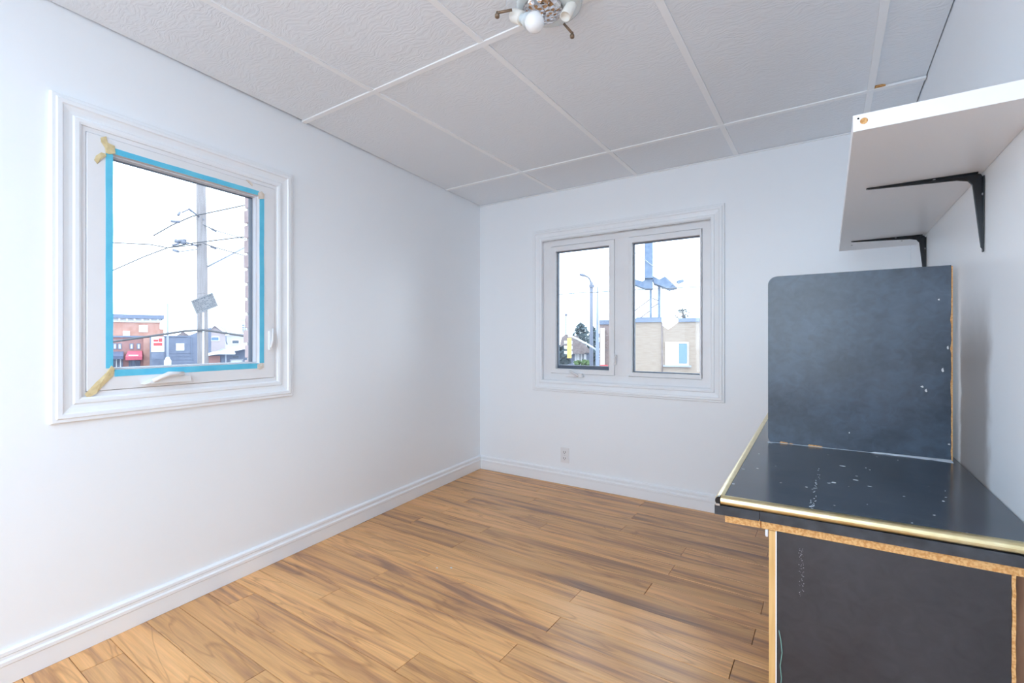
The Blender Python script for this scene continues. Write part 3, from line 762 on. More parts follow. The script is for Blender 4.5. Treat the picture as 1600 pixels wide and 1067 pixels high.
# chipped raw edge on the right and along the bottom
v, f = [], []; n = 40
for i in range(n + 1):
    z = 0.001 + (BZ1 - DT - 0.004) * i / n
    w0 = R.uniform(0.0006, 0.0022) * (1.0 if i < 34 else 0.5)
    if R.random() < 0.15: w0 += 0.0015
    x1 = BX1 - 0.068 + 0.0032
    v += [(BX1 - 0.068 - w0 + .0008, -0.0006, z), (x1, -0.0006, z), (x1, BT, z), (BX1 - 0.068 + 0.0004, BT, z)]
for i in range(n):
    o = 4*i
    for k_ in range(4): f.append((o+k_, o+(k_+1) % 4, o+4+(k_+1) % 4, o+4+k_))
f += [(0, 1, 2, 3), (4*n, 4*n+1, 4*n+2, 4*n+3)]
from_data('chipped_edge', v, f, M_PBOARD, brd)
for a, b, h in ((1218, 1232, .006), (1233, 1240, .004), (1262, 1286, .006)):
    p0 = hit_y(a, 696, BY); p1 = hit_y(b, 698, BY)
    prism('bottom_chip', [(p0.x - .068, .001), (p1.x - .068, .001), (p1.x - .068 - .004, h*.7), (p0.x - .068 + .004, h)], -0.0008, 0.0, M_PBOARD, brd, 'y')
# smeared white caulk at the foot
v, f = [], []; n = 40
for i in range(n + 1):
    t = i / n; x = BX0 - 0.068 + 0.0 + (BX1 - BX0) * t
    w0 = (0.004 + 0.004*R.random()) + 0.028 * max(0, (t - 0.62) / 0.38) ** 1.5 * R.uniform(0.75, 1.1)
    if 0.42 < t < 0.6: w0 *= 0.4
    if t < 0.05: w0 += 0.012
    v += [(x, -0.0009, 0.0010 + 0.003*(t > .6)), (x, -w0, 0.0006), (x, -0.0009, 0.0001), (x, -w0, 0.0001)]
for i in range(n):
    o = 4*i; p = o + 4
    f += [(o, o+1, p+1, p), (o+2, p+2, p+3, o+3), (o, p, p+2, o+2), (o+1, o+3, p+3, p+1)]
f += [(0, 2, 3, 1), (4*n, 4*n+1, 4*n+3, 4*n+2)]
from_data('caulk_smear', v, f, M_CAULK, brd)
M_CHIPW = mat('white_scratch', (0.60, 0.62, 0.64), 0.7)
for cx_, cy_, w_, h_ in ((1473, 578, 4, 7), (1441, 604, 5, 3), (1447, 610, 4, 5), (1467, 468, 3, 3), (1481, 543, 3, 6), (1327, 676, 1.5, 2.5), (1483, 694, 4, 2)):
    p0 = hit_y(cx_ - w_/2, cy_ + h_/2, BY); p1 = hit_y(cx_ + w_/2, cy_ - h_/2, BY)
    x0, x1, z0, z1 = p0.x - .068, p1.x - .068, p0.z - DT, p1.z - DT
    prism('scratch', [(x0, z0 + (z1-z0)*.3), ((x0+x1)/2, z0), (x1, z0 + (z1-z0)*.2), ((x0+x1)/2 + .001, z1), (x0, z0 + (z1-z0)*.7)], -0.0005, 0.0003, M_CHIPW, brd, 'y')

# ------------------------------------------------------------------ wall shelf on two brackets
SZ = 1.505
shf = thing('wall_shelf', 'white melamine shelf on two black brackets high on the right wall', 'shelf', (RIGHT_X, 2.05, SZ))
def sl(x, y, z): return (x - RIGHT_X, y - 2.05, z - SZ)
box('shelf_board', sl(0.043, 1.253, SZ), sl(RIGHT_X - 0.0008, 2.905, SZ + 0.0355), M_SHELF, shf, bev=0.0008)
hp = hit_y(1350, 188.5, 1.252)
o = lathe('screw_hole', [(0, 0), (0.0072, 0), (0.0064, 0.0012), (0.004, 0.0006), (0, 0.0006)], M_PBOARD, shf, 12, sl(hp.x, 1.2532, hp.z), (0, -1, 0))
hp = hit_y(1341, 185, 1.252)
lathe('screw_hole', [(0, 0), (0.0022, 0), (0.0018, 0.0008), (0, 0.0006)], M_BLACK, shf, 8, sl(hp.x, 1.2532, hp.z), (0, -1, 0))
def bracket(yb, tip):
    X = RIGHT_X - 0.0012; Z = SZ - 0.0004; zb = 1.296
    rib = [(tip, Z), (tip, Z - .004), (0.29, Z - .0135), (0.311, Z - .019), (0.320, Z - .032), (X - .006, zb + .01), (X, zb), (X, Z - .016), (X - .005, Z - .005), (X - .016, Z)]
    pts = [(p[0] - RIGHT_X, p[1] - SZ) for p in rib]
    br = prism('bracket', pts, yb - 2.05 - 0.0035, yb - 2.05 + 0.0035, M_BLACK, shf, 'y', bev=0.0012)
    # flat tapering flanges against the shelf and against the wall
    v = [sl(tip - .004, yb - .005, Z), sl(tip - .004, yb + .005, Z), sl(X - .012, yb + .0125, Z), sl(X - .012, yb - .0125, Z)]
    v += [(a[0], a[1], a[2] - .0025) for a in v]
    F6 = [(0, 1, 2, 3), (4, 7, 6, 5), (0, 4, 5, 1), (1, 5, 6, 2), (2, 6, 7, 3), (3, 7, 4, 0)]
    from_data('shelf_flange', v, F6, M_BLACK, br)
    v = [sl(X, yb - .0125, Z - .012), sl(X, yb + .0125, Z - .012), sl(X, yb + .005, zb - .004), sl(X, yb - .005, zb - .004)]
    v += [(a[0] - .0025, a[1], a[2]) for a in v]
    from_data('wall_flange', v, F6, M_BLACK, br)
    for dz, dy in ((-.045, .006), (-.06, -.006), (-.175, 0)):
        lathe('screw', [(0, 0), (.0036, 0), (.003, .0015), (0, .002)], M_SCREW, br, 10, sl(X - .0026, yb + dy, SZ + dz), (-1, 0, 0))
    for dx, dy in ((.05, .006), (.10, -.006), (.19, 0)):
        lathe('screw', [(0, 0), (.0032, 0), (.0028, .0012), (0, .0016)], M_SCREW, br, 10, sl(X - dx, yb + dy, SZ - .0030), (0, 0, -1))
bracket(1.742, 0.096)
bracket(2.640, 0.088)
for px, py in ((1331, 383), (1409, 376)):
    p = hit_z(px, py, SZ)
    lathe('screw_hole', [(0, 0), (.0035, 0), (.003, -.001), (0, -.001)], M_SLOT, shf, 8, sl(p.x, p.y, SZ - 0.0002))

# ------------------------------------------------------------------ thin wire beside the end panel
gw = [hit_y(px, py, 1.257) for px, py in ((1217, 985), (1220, 1000), (1222, 1020), (1219, 1040), (1221, 1060), (1218, 1085), (1216, 1110))]
w = tube('wire', [p for p in gw] + [Vector((gw[-1].x + .002, gw[-1].y - .004, .003))], 0.0011, M_GREENWIRE, None, 6)
tag(w, 'thin green wire dangling beside the wooden edge of the desk end panel', 'wire')

# ------------------------------------------------------------------ outside
GZ = -4.2
struct(box('road', (-110, -40, GZ - 0.2), (60, 120, GZ), mat('grey_asphalt', (0.22, 0.22, 0.23), 0.9, 0.2, var=(0.28, 0.28, 0.29), scale=0.6)))
M_ORBRICK = mat('orange_brick_wall', (0.50, 0.275, 0.225), 0.9, 0.1, var=(0.57, 0.35, 0.30), scale=1.2, bump=0.3, bscale=8)
M_RDBRICK = mat('dark_red_brick_wall', (0.36, 0.20, 0.19), 0.9, 0.1, var=(0.42, 0.25, 0.24), scale=1.2)
M_TANBRICK = mat('tan_brick_wall', (0.345, 0.275, 0.225), 0.9, 0.1, var=(0.40, 0.33, 0.275), scale=3.5, stretch=(0.6, 0.6, 5), detail=6)
M_CORNICE = mat('blue_grey_cornice', (0.19, 0.23, 0.32), 0.7)
M_WHITE = mat('white_paint_outside', (0.78, 0.79, 0.80), 0.6)
M_SLATE = mat('dark_blue_grey_siding', (0.16, 0.185, 0.26), 0.8, var=(0.19, 0.22, 0.30), scale=2)
M_PANE = mat('window_pane_dark', (0.10, 0.13, 0.18), 0.15, 0.6)
M_PANEBLUE = mat('window_pane_blue', (0.16, 0.27, 0.42), 0.3, 0.6)
M_CURTAIN = mat('white_curtain', (0.75, 0.76, 0.80), 0.8)
M_REDAWN = mat('red_awning_canvas', (0.62, 0.13, 0.18), 0.8)
M_NAVYAWN = mat('dark_awning_canvas', (0.12, 0.14, 0.22), 0.8)
M_REDPRINT = mat('red_sign_print', (0.72, 0.09, 0.10), 0.6)
M_SHOPGLASS = mat('shop_glass', (0.16, 0.20, 0.30), 0.2, 0.6, var=(0.10, 0.11, 0.18), scale=1.5)
M_POLEWOOD = mat('weathered_pole_wood', (0.25, 0.23, 0.235), 0.9, 0.1, var=(0.33, 0.31, 0.32), scale=14, stretch=(1, 1, 0.08))
M_STEEL = mat('galvanised_steel', (0.17, 0.19, 0.25), 0.5)
M_PALESTEEL = mat('pale_steel', (0.34, 0.37, 0.43), 0.5)
M_PALESTEEL2 = mat('bright_steel', (0.62, 0.66, 0.72), 0.5)
M_STEEL2 = mat('blue_grey_steel', (0.23, 0.27, 0.36), 0.5)
M_WIRE = mat('black_cable', (0.10, 0.10, 0.11), 0.6)
M_ROOF = mat('brown_grey_shingles', (0.20, 0.165, 0.165), 0.9, 0.1, var=(0.26, 0.22, 0.22), scale=4)
M_YELLOW = mat('traffic_yellow', (0.74, 0.47, 0.14), 0.5)
M_LEAF = mat('dark_foliage', (0.075, 0.105, 0.12), 0.9, 0.1, var=(0.12, 0.15, 0.16), scale=5)
M_LEAF2 = mat('hedge_foliage', (0.10, 0.16, 0.07), 0.9, 0.1)
M_TRUNK = mat('tree_bark', (0.12, 0.10, 0.09), 0.9)
M_BILL = mat('billboard_back_steel', (0.11, 0.165, 0.27), 0.7, var=(0.19, 0.25, 0.35), scale=3)
M_HOUSE = mat('pale_stucco', (0.55, 0.54, 0.58), 0.9)
M_PINK = mat('pink_grey_siding', (0.48, 0.42, 0.44), 0.9)
M_GREYTOWER = mat('pale_grey_tower', (0.42, 0.47, 0.53), 0.8)

class Ext:
    """an outside thing whose base centre stands at depth d; its front faces the house squarely"""
    def __init__(s, name, label, cat, px, d, group=None):
        s.d, s.px = d, px
        p = at_depth(px, PY, d)
        s.a0 = math.atan((px - PX) / F_PX); s.D = d / math.cos(s.a0)
        s.o = thing(name, label, cat, (p.x, p.y, GZ), PSI - s.a0, group)
    def X(s, px): return s.D * math.tan(math.atan((px - PX) / F_PX) - s.a0)
    def Z(s, py, px=None):
        dd = s.d - (s.X(px) * math.sin(s.a0) if px is not None else 0.0)
        return CAM_H - GZ + (PY - py) * dd / F_PX
    def box(s, name, px0, px1, py0, py1, y0, y1, m, parent=None, bev=0.0):
        pm = (px0 + px1) / 2
        return box(name, (s.X(px0), y0, s.Z(py1, pm) if py1 is not None else 0.0), (s.X(px1), y1, s.Z(py0, pm)), m, parent or s.o, bev)
    def poly(s, name, pts, y0, y1, m, parent=None):
        return prism(name, [(s.X(a), max(0.0, s.Z(b, a))) for a, b in pts], y0, y1, m, parent or s.o, 'y')
    def window(s, px0, px1, py0, py1, y=-0.02, fm=M_WHITE, gm=M_CURTAIN, t=0.10):
        pm = (px0 + px1) / 2
        x0, x1, z0, z1 = s.X(px0), s.X(px1), s.Z(py1, pm), s.Z(py0, pm)
        w = ring('window', (x0, x1, z0, z1), (x0 + t, x1 - t, z0 + t, z1 - t), y - 0.06, y + 0.02, fm, s.o)
        box('pane', (x0 + t, y - 0.01, z0 + t), (x1 - t, y + 0.02, z1 - t), gm, w)
        return w

# --- seen through the left window
e = Ext('brick_building', 'orange brick building with dark cornice beyond the left window', 'building', 200, 58)
e.box('wall', 110, 250, 503, None, 0, 9, M_ORBRICK)
e.box('white_band', 110, 252, 496.5, 503, -0.15, 9.1, M_WHITE)
for i in range(12):
    e.box('bracket', 113 + i*12, 116 + i*12, 497, 501, -0.45, -0.15, M_WHITE)
e.box('cornice', 108, 256, 491, 497, -0.6, 9.2, M_CORNICE)
e.box('corner_pier', 250, 256, 514, None, 0.2, 9, M_ORBRICK)
e.window(217, 231, 508.5, 519, 0.0, M_WHITE, M_WHITE, .2)
e.window(192, 203, 517, 525, 0.0, M_WHITE, M_WHITE, .2)

e = Ext('brick_shop', 'dark red brick shop with red awning beyond the left window', 'building', 200, 50)
e.box('wall', 120, 233, 526, None, 0, 7, M_RDBRICK)
e.box('roof_edge', 119, 236, 524.5, 527, -0.15, 7.1, M_CORNICE)
e.box('brick_pier', 224, 234, 528, None, -0.25, 0.0, M_ORBRICK)
for a in (176.5, 184, 202.5, 213.5):
    e.window(a, a + 6, 536.5, 545.5, 0.0, M_CORNICE, M_CURTAIN, .07)
def awning(x0, x1, slant, y0, y1, m, nm):
    X0, X1, ZA, ZB = e.X(x0), e.X(x1), e.Z(y0), e.Z(y1); sl_ = slant*e.d/F_PX
    v = [(X0 + sl_, 0, ZA), (X1, 0, ZA), (X1 - .0, -1.1, ZB + .35), (X0, -1.1, ZB + .35), (X0, -1.1, ZB), (X1, -1.1, ZB), (X0, 0, ZB), (X1, 0, ZB)]
    return from_data(nm, v, [(0, 1, 2, 3), (3, 2, 5, 4), (0, 3, 4, 6), (1, 7, 5, 2), (6, 4, 5, 7), (0, 6, 7, 1)], m, e.o)
awning(155, 193, 0, 549, 560.5, M_NAVYAWN, 'awning')
aw = awning(196, 222, 3, 548.5, 562, M_REDAWN, 'awning'); aw['label'] = 'red canvas awning'
e.box('awning_lettering', 201, 216, 554, 555.6, -0.95, -0.80, M_WHITE)
e.box('shop_window', 158, 192, 561, 580, -0.05, 0.0, M_SHOPGLASS)
for a in (160, 168, 175, 181, 187.5): e.box('mullion', a, a + 1.8, 561, 580, -0.12, -0.05, M_WHITE)
e.box('shop_window', 201, 219, 563, 580, -0.05, 0.0, M_SHOPGLASS)
for a in (203, 211): e.box('mullion', a, a + 1.2, 563, 580, -0.12, -0.05, M_STEEL)

e = Ext('blue_building', 'dark blue grey flat roofed building with one small white window', 'building', 275, 46)
e.poly('wall', [(234, 760), (234, 527), (258, 525.5), (292, 525), (304, 521), (320, 514), (330, 512), (330, 760)], 0, 9, M_SLATE)
e.window(275, 288, 536.5, 547.5, 0.0, M_WHITE, M_CURTAIN, .12)
e.box('roof_cap', 255, 293, 524.5, 526, -0.1, 9.0, M_CORNICE)
e.poly('roof_gable', [(274, 525), (287, 517), (299, 524)], 5, 6, M_ROOF)
e.box('downpipe', 299, 300, 526, None, -0.1, 0.0, M_CORNICE)
for i in range(9):
    e.box('siding_board', 259, 303, 548 + i*5, 552.4 + i*5, -0.03, 0.0, M_SLATE)

e = Ext('pylon_sign', 'tall white shop sign with red print above a grey panel', 'sign', 246, 44)
e.box('post', 235, 237, 527, None, 0, 0.15, M_STEEL); e.box('post', 255, 257, 527, None, 0, 0.15, M_STEEL)
e.box('sign_panel', 236, 256.5, 526, 549.5, -0.15, 0.15, M_WHITE)
e.box('grey_panel', 236.5, 256, 550.5, 560.5, -0.12, 0.12, M_SLATE)
for x0, x1, y0, y1 in ((240, 247, 530.5, 533.5), (248, 253.5, 528.5, 534), (240, 253.5, 535.5, 540)):
    e.box('red_print', x0, x1, y0, y1, -0.19, -0.15, M_REDPRINT)

e = Ext('slim_pole', 'slim grey street pole standing between white sign and blue building', 'pole', 262, 40)
tube('shaft', [(0, 0, 0), (0, 0, e.Z(520)), (0, 0, e.Z(474))], [.10, .085, .07], M_PALESTEEL, e.o, 10)
lathe('white_base', [(0, e.Z(760)), (.24, e.Z(760)), (.24, e.Z(563)), (.16, e.Z(561)), (.13, e.Z(558)), (0, e.Z(558))], M_WHITE, e.o, 16)

e = Ext('utility_pole', 'tall weathered wooden utility pole with white conduit beyond the left window', 'pole', 316, 16)
tube('shaft', [(e.X(318.5), 0, 0), (e.X(316), 0, e.Z(430)), (e.X(314), 0, e.Z(280)), (e.X(313), 0, e.Z(200))], [.165, .155, .135, .125], M_POLEWOOD, e.o, 16)
tube('conduit', [(e.X(317.5), -.17, 0), (e.X(317.5), -.165, e.Z(489))], .030, M_WHITE, e.o, 10)
# cross arms, insulators and brackets hanging from the line
M_INS = M_STEEL
for a, b, r_ in (((312, 341), (295, 331), .018), ((295, 331), (285, 338), .012), ((281, 337), (279, 343), .022), ((268, 352), (281, 353), .025), ((309, 386), (292, 383), .014),
                 ((290, 379), (280, 382), .03), ((274, 381), (290, 384), .035), ((270, 388), (280, 386), .02), ((271, 395), (279, 398), .025), ((280, 397), (308, 392), .009),
                 ((295, 331), (308, 345), .006), ((317, 351), (336, 361), .009), ((331, 357), (337, 361), .022), ((317, 380), (333, 387), .007), ((330, 385), (337, 388), .022)):
    tube('insulator', [(e.X(a[0]), -.1, e.Z(a[1])), (e.X(b[0]), -.25, e.Z(b[1]))], r_ * 1.7, M_INS, e.o, 8)
tube('brace', [(e.X(321), 0, e.Z(418)), (e.X(405), -.4, e.Z(368))], .028, M_PALESTEEL, e.o, 8)
box('bolt', (e.X(317), -.17, e.Z(345)), (e.X(319), -.13, e.Z(343)), M_STEEL, e.o)

def cable(label, pts, d0, d1, r, m=M_WIRE, sag=0.0):
    P = []
    n = 10
    for (a, b) in zip(pts, pts[1:]):
        for i in range(n):
            t = i / n; P.append((a[0] + (b[0]-a[0])*t, a[1] + (b[1]-a[1])*t))
    P.append(pts[-1])
    W = [at_depth(px, py, d0 + (d1 - d0) * i / (len(P) - 1)) for i, (px, py) in enumerate(P)]
    o = tube('overhead_cable', W, r * 2.1, m, None, 6)
    return tag(o, label, 'cable')
cable('upper overhead cable climbing right from the top insulators of the wooden pole', [(240, 368), (270, 351), (300, 338), (390, 319), (480, 299)], 15.72, 15.6, .009)
cable('overhead cable crossing the wooden pole at mid height towards its cross arm', [(120, 377), (175, 379), (235, 382), (262, 387), (300, 380), (390, 369), (470, 359)], 15.72, 15.6, .009)
cable('overhead cable dropping to the lower left from the cross arm of the wooden pole', [(110, 460), (175, 423), (225, 401), (262, 387), (290, 384), (314, 382)], 15.8, 15.84, .008)
cable('overhead cable falling right from the lower insulator of the wooden pole', [(317, 380), (345, 389), (395, 403), (470, 425)], 15.8, 15.7, .008)
cable('faint overhead cable falling right from the upper insulator of the wooden pole', [(317, 351), (340, 361), (395, 377), (470, 398)], 15.8, 15.7, .007)
cable('thick low black cable sagging across the shops beyond the left window', [(100, 540), (175, 534), (240, 524.5), (290, 517), (318, 515.5), (350, 520), (395, 527), (470, 540)], 15.8, 15.8, .018)

e = Ext('gabled_house', 'pale gabled house behind the wooden pole', 'house', 342, 62)
e.poly('wall', [(318, 760), (318, 521), (334, 508), (352, 521), (352, 760)], 0, 6, M_PINK)
e.poly('roof', [(316, 523), (334, 507), (335, 506), (337, 506), (355, 521), (353, 522), (335.5, 509), (318, 524)], -0.4, 6, M_WHITE)
e.window(329, 343, 526, 533, 0.0, M_WHITE, M_PANEBLUE, .1)
e.poly('side_roof', [(340, 508), (352, 512), (358, 522), (352, 522)], 2, 6, M_GREYTOWER)

e = Ext('porch_house', 'white roofed shopfront house with dark porch right of the wooden pole', 'house', 360, 34)
e.poly('wall', [(322, 760), (322, 556), (345, 547), (392, 541), (392, 760)], 0, 6, M_SLATE)
e.poly('porch_roof', [(320, 553), (345, 548), (385, 536), (400, 534), (400, 541), (382, 545), (340, 553), (320, 556)], -1.2, 1.0, M_WHITE)
e.poly('small_roof', [(342, 551.5), (364, 545), (367.5, 551), (367.5, 552.5), (342, 552.5)], -1.6, -1.2, M_WHITE)
e.box('pink_front', 326, 344, 556, 575, -0.06, 0.0, M_RDBRICK)
e.box('door', 346, 350.5, 560, 580, -0.06, 0.0, M_CORNICE)
e.box('porch_post', 352, 354, 553, 600, -1.1, -0.95, M_PALESTEEL)
e.window(359, 380, 561, 580, 0.0, M_PALESTEEL, M_CURTAIN, .08)
e.window(362, 374, 555, 560, 0.0, M_CORNICE, M_PANE, .05)

e = Ext('white_house', 'white upper storey with one dark window beyond the porch roof', 'house', 368, 48)
e.poly('wall', [(352, 760), (352, 524), (374, 521), (398, 521), (398, 760)], 0, 6, M_HOUSE)
e.box('roof_edge', 350, 400, 519.5, 522, -0.3, 6, M_WHITE)
e.window(362, 374, 531, 537.5, 0.0, M_WHITE, M_PANE, .06)
tube('vent_pipe', [(e.X(353), -.4, e.Z(524)), (e.X(353.5), -.4, e.Z(533)), (e.X(355), -.4, e.Z(538))], .05, M_STEEL, e.o, 8)

e = Ext('apartment_tower', 'pale grey distant tower block at the right of the left window', 'building', 378, 130)
e.box('tower', 368, 392, 502, None, 0, 15, M_GREYTOWER)
e.box('penthouse', 376, 388, 497, 502, 3, 12, M_GREYTOWER)
for r_ in range(4):
    for c_ in range(2):
        e.window(378.5 + 3.6*c_, 381.2 + 3.6*c_, 507 + 3.6*r_, 509.6 + 3.6*r_, 0.0, M_GREYTOWER, M_PANE, .05)

# --- seen through the back window
e = Ext('tan_building', 'low tan brick building with dark parapets beyond the right hand panes', 'building', 1040, 30)
e.poly('wall', [(974, 760), (974, 503), (1034.5, 503), (1034.5, 508), (1044, 514.5), (1060, 503), (1330, 503), (1330, 760)], 0, 4.5, M_TANBRICK)
e.box('parapet', 975, 1034, 497.5, 503.5, -0.12, 0.35, M_CORNICE)
e.box('parapet', 1060, 1152, 496.5, 502.5, -0.12, 0.35, M_CORNICE)
for a_ in (1152, 1240): e.box('parapet', a_, a_ + 88, 496.5, 502.5, -0.12, 0.35, M_CORNICE)
wn = e.window(1039.5, 1076, 534.5, 570.5, -0.02, M_WHITE, M_CURTAIN, .08)
e.box('sliding_pane', 1060.5, 1073, 537, 567.5, -0.10, -0.03, M_PANEBLUE, wn)
e.box('meeting_rail', 1057.5, 1060.5, 536, 569, -0.12, -0.04, M_WHITE, wn)
e.box('window_sill', 1036, 1080, 570.5, 573, -0.2, 0.0, M_PALESTEEL)
tube('downpipe', [(e.X(1034.5), -.06, 0), (e.X(1034.5), -.06, e.Z(504))], .035, M_ROOF, e.o, 8)

e = Ext('roof_billboard', 'blue steel billboard frame seen edge on above the tan roof', 'billboard', 1018, 33)
e.box('sign_panel', 1007.5, 1020, 330, 437, -1.0, 2.5, M_BILL)
e.poly('catwalk', [(985, 436), (1004, 441), (1012, 436), (1020, 437), (1020, 452), (1008, 452), (985, 443)], -0.6, 0.6, M_BILL)
e.poly('catwalk', [(1018, 432), (1030, 438), (1038, 434), (1058, 451), (1046, 453), (1022, 444)], -0.6, 0.6, M_BILL)
for a, b in ((1015, 1018.5), (1028, 1032)):
    e.box('post', a, b, 446, 502, -0.1, 0.1, M_BILL)
e.box('base_beam', 994, 1034, 496, 499, -0.3, 0.3, M_BILL)
for a, b in (((1001, 496), (1015, 486)), ((1018, 481), (1031, 473)), ((1019, 466), (1031, 471)), ((985, 490), (1015, 468))):
    tube('brace', [(e.X(a[0]), 0, e.Z(a[1])), (e.X(b[0]), 0, e.Z(b[1]))], .04, M_ROOF, e.o, 6)
tube('diagonal_rod', [(e.X(985), -1.1, e.Z(392)), (e.X(1004), -1.1, e.Z(406)), (e.X(1030), -1.1, e.Z(428)), (e.X(1052), -1.1, e.Z(449))], .03, M_PALESTEEL, e.o, 6)
tube('lamp_arm', [(e.X(1048), -.7, e.Z(450)), (e.X(1058), -.9, e.Z(444))], .02, M_BILL, e.o, 6)
e.poly('flood_lamp', [(1056, 441.5), (1066, 439.5), (1067, 442.5), (1058, 446)], -1.1, -0.7, M_BILL)

e = Ext('corner_brick_block', 'brick corner block with white vertical sign behind the mullion', 'building', 945, 36.5)
e.box('wall', 936.5, 962, 506, None, 0, 4, mat('brown_brick_wall', (0.30, 0.235, 0.225), 0.9, 0.1, var=(0.36, 0.29, 0.28), scale=3))
e.box('parapet', 936, 962.5, 500, 507, -0.15, 4, M_CORNICE)
e.box('vertical_sign', 938, 945, 512.5, 573, -0.35, -0.1, M_WHITE)
e.box('red_sign', 938, 950, 569.5, 574, -0.5, -0.36, M_REDPRINT)

e = Ext('street_lamp', 'tall grey street lamp with curved arm beyond the left back pane', 'lamp', 924, 26)
tube('shaft', [(0, 0, 0), (0, 0, e.Z(500)), (0, 0, e.Z(441))], [.105, .10, .085], M_STEEL, e.o, 12)
tube('arm', [(0, 0, e.Z(443)), (e.X(922), 0, e.Z(437)), (e.X(919), 0, e.Z(433)), (e.X(914), 0, e.Z(430.5))], .045, M_STEEL, e.o, 8)
tube('lamp_head', [(e.X(914.5), 0, e.Z(430.5)), (e.X(910), 0, e.Z(429.3)), (e.X(905.5), 0, e.Z(428.3))], [.05, .085, .05], M_STEEL, e.o, 8)
box('bracket', (-.12, -.1, e.Z(449)), (.16, .1, e.Z(445)), M_STEEL, e.o)

e = Ext('traffic_light', 'yellow traffic light hanging on a curved arm from a steel pole', 'traffic light', 933.5, 25)
tube('shaft', [(0, 0, 0), (0, 0, e.Z(546)), (0, 0, e.Z(500)), (0, 0, e.Z(448))], [.10, .095, .06, .045], M_STEEL2, e.o, 12)
tube('arm', [(e.X(932.5), 0, e.Z(546.5)), (e.X(918), 0, e.Z(538)), (e.X(901), 0, e.Z(529)), (e.X(894), 0, e.Z(526)), (e.X(887.5), 0, e.Z(525))], .05, M_PALESTEEL2, e.o, 8)
sg = e.box('signal_housing', 886.3, 893, 528, 559.5, -0.13, 0.13, M_YELLOW, None, 0.03)
for i in range(3):
    z_ = 535 + i*8
    lathe('visor', [(.085, 0), (.085, .16), (.078, .16), (.078, 0)], M_WHITE, sg, 14, (e.X(886.2), 0, e.Z(z_)), (-1, -.1, 0))
    lathe('lens', [(0, 0), (.075, 0), (.07, .015), (0, .02)], M_PANE, sg, 14, (e.X(886.2), 0, e.Z(z_)), (-1, -.1, 0))
    e.box('side_visor', 893, 894.2, z_ - 2.5, z_ + 2.5, -0.09, 0.09, M_WHITE, sg)

e = Ext('small_lamp_post', 'thin short lamp post far beyond the traffic light', 'lamp', 884, 60)
tube('shaft', [(0, 0, 0), (0, 0, e.Z(494))], [.10, .075], M_STEEL, e.o, 8)
tube('lamp_head', [(e.X(884), 0, e.Z(493)), (e.X(885), -.1, e.Z(490.5))], [.17, .15], M_STEEL, e.o, 8)

e = Ext('bungalow', 'small bungalow with brown roof and white windows behind the traffic light', 'house', 898, 48)
e.poly('wall', [(874, 760), (874, 551), (921, 551), (921, 760)], 0, 8, M_SLATE)
e.poly('roof', [(872, 552), (878, 527), (884, 522.5), (902, 525), (920, 545), (924, 551)], -0.6, 7, M_ROOF)
e.poly('porch_roof', [(893, 552), (897, 545), (910, 547), (913, 552)], -1.8, -0.5, M_ROOF)
for a, b in ((898, 901), (901.5, 905.5), (907, 910), (912, 916)):
    e.window(a, b, 553, 565, -0.05, M_WHITE, M_CURTAIN, .06)
e.box('porch_wall', 896.5, 917, 563, 568, -1.6, -1.5, M_WHITE)

def tree(name, label, px, d, h_py, w_px, m, n, seed, base_py=575, group=None, leaf=0.46, wide=1.0):
    e = Ext(name, label, 'tree', px, d)
    rr = random.Random(seed)
    zt, zb = e.Z(h_py), max(0.4, e.Z(base_py)); hw = w_px / 2 * d / F_PX
    tube('trunk', [(0, 0, 0), (0.05, 0, zb + (zt - zb)*.3), (-.03, 0, zt - (zt - zb)*.15)], [.16, .11, .03], M_TRUNK, e.o, 8)
    bmb = bmesh.new()
    for i in range(16):
        z = zb + (zt - zb) * rr.uniform(.2, .85); a = rr.uniform(0, 6.28); L_ = hw * rr.uniform(.5, .95)
        bm_tube(bmb, [(0, 0, z), (L_*.5*math.cos(a), L_*.5*math.sin(a), z + .25*L_), (L_*math.cos(a), L_*math.sin(a), min(z + .6*L_, zt))], [.035, .02, .006], 5)
    stuff(from_bm('branches', bmb, M_TRUNK, e.o))
    bmf = bmesh.new()
    for i in range(n):
        t = rr.random(); a = rr.uniform(0, 6.28); z = zb + (zt - zb) * (t ** .8)
        prof_ = math.sin(math.pi * min(1, 0.15 + t * .85)) ** .6
        rad = hw * prof_ * math.sqrt(rr.random()) * wide
        c = Vector((rad*math.cos(a), rad*math.sin(a), z)); u = Vector((rr.gauss(0, 1), rr.gauss(0, 1), rr.gauss(0, 1))).normalized(); w_ = u.orthogonal().normalized()
        s_ = leaf * rr.uniform(.5, 1.1)
        bmf.faces.new([bmf.verts.new(c + q) for q in (u*s_, w_*s_*.6, -u*s_, -w_*s_*.6)])
    stuff(from_bm('foliage', bmf, m, e.o))
tree('dark_tree', 'bushy dark tree behind the street lamp', 908, 66, 507, 38, M_LEAF, 420, 1)
tree('dark_tree', 'dense dark tree between the street lamp and the corner block', 927, 74, 512, 22, M_LEAF, 420, 2)
tree('dark_tree', 'low dark evergreen left of the traffic light', 872, 40, 545, 34, M_LEAF, 420, 3)
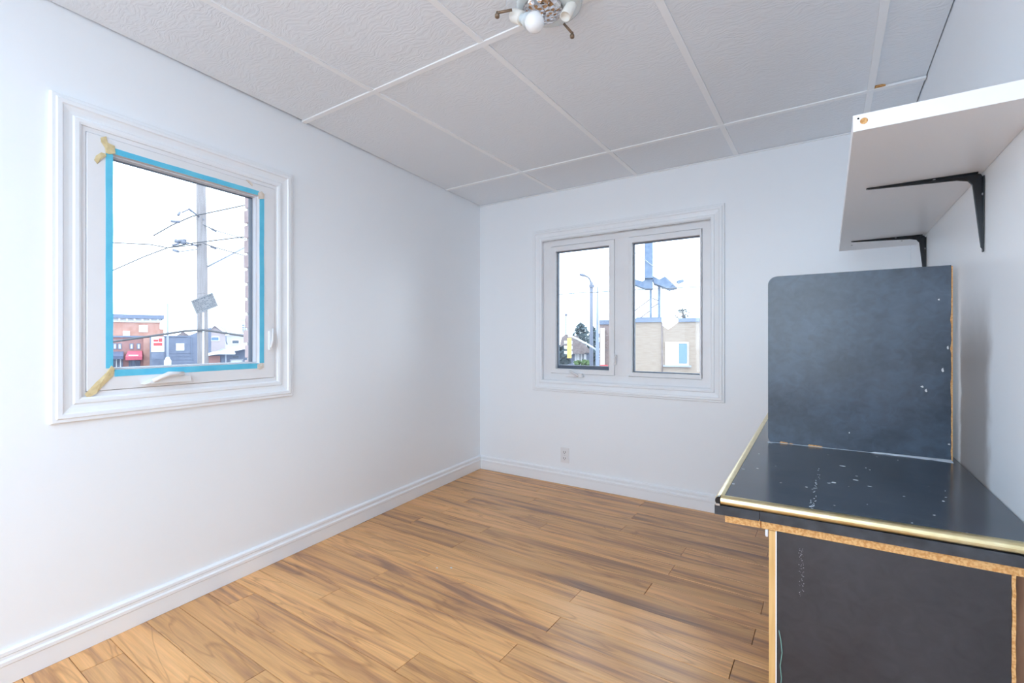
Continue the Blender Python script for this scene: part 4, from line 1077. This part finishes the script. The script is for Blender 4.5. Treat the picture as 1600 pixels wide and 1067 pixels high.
tree('bare_tree', 'thin bare tree rising behind the right end of the tan roof', 1067, 42, 483, 24, M_LEAF, 45, 4, 500, leaf=0.16)
e = Ext('hedge', 'low green hedge in front of the bungalow', 'hedge', 908, 44)
bmf = bmesh.new(); rr = random.Random(9)
for i in range(500):
    c = Vector((rr.uniform(e.X(898), e.X(922)), rr.uniform(-.6, .6), rr.uniform(0.2, e.Z(564)))); u = Vector((rr.gauss(0, 1), rr.gauss(0, 1), rr.gauss(0, 1))).normalized(); w_ = u.orthogonal().normalized()
    s_ = rr.uniform(.15, .3); bmf.faces.new([bmf.verts.new(c + q) for q in (u*s_, w_*s_*.6, -u*s_, -w_*s_*.6)])
stuff(from_bm('foliage', bmf, M_LEAF2, e.o))
cable('single overhead cable crossing the street in front of the street lamp', [(800, 462), (866, 460), (955, 455), (1000, 452.5), (1093, 448), (1170, 444)], 22, 21, .009)

# ------------------------------------------------------------------ small things and marks
for label, px, py in (('white paint chip lying on the floor near the middle of the room, left of two', 683, 887), ('white paint chip lying on the floor near the middle of the room, right of two', 705, 887)):
    p = hit_z(px, py, 0.0012); rr = random.Random(px)
    o = prism('paint_chip', [(0.006*math.cos(a)*rr.uniform(.6, 1.2), 0.004*math.sin(a)*rr.uniform(.6, 1.2)) for a in [i*1.0472 for i in range(6)]], 0.0, 0.0018, M_DRIP)
    o.location = (p.x, p.y, 0.0004); tag(o, label, 'paint chip')
bm = bmesh.new(); rr = random.Random(21)
for i in range(60):
    px, py = 1252 + rr.uniform(-4, 4), 856 + 74 * rr.random()
    p = hit_y(px, py, 1.268)
    t = (p.x - PA.x) / pd_.x; w = PA + pd_*t - pn*0.0006; x, y = dl(w.x, w.y); r_ = rr.uniform(.0004, .0012)
    bm.faces.new([bm.verts.new((x + dx*r_, y + dx*r_*pd_.y, p.z + dz*r_)) for dx, dz in ((-1, 0), (0, -1), (1, 0), (0, 1))])
stuff(from_bm('scuff_marks', bm, mat('pale_scuff', (0.30, 0.31, 0.33), 0.7), desk))
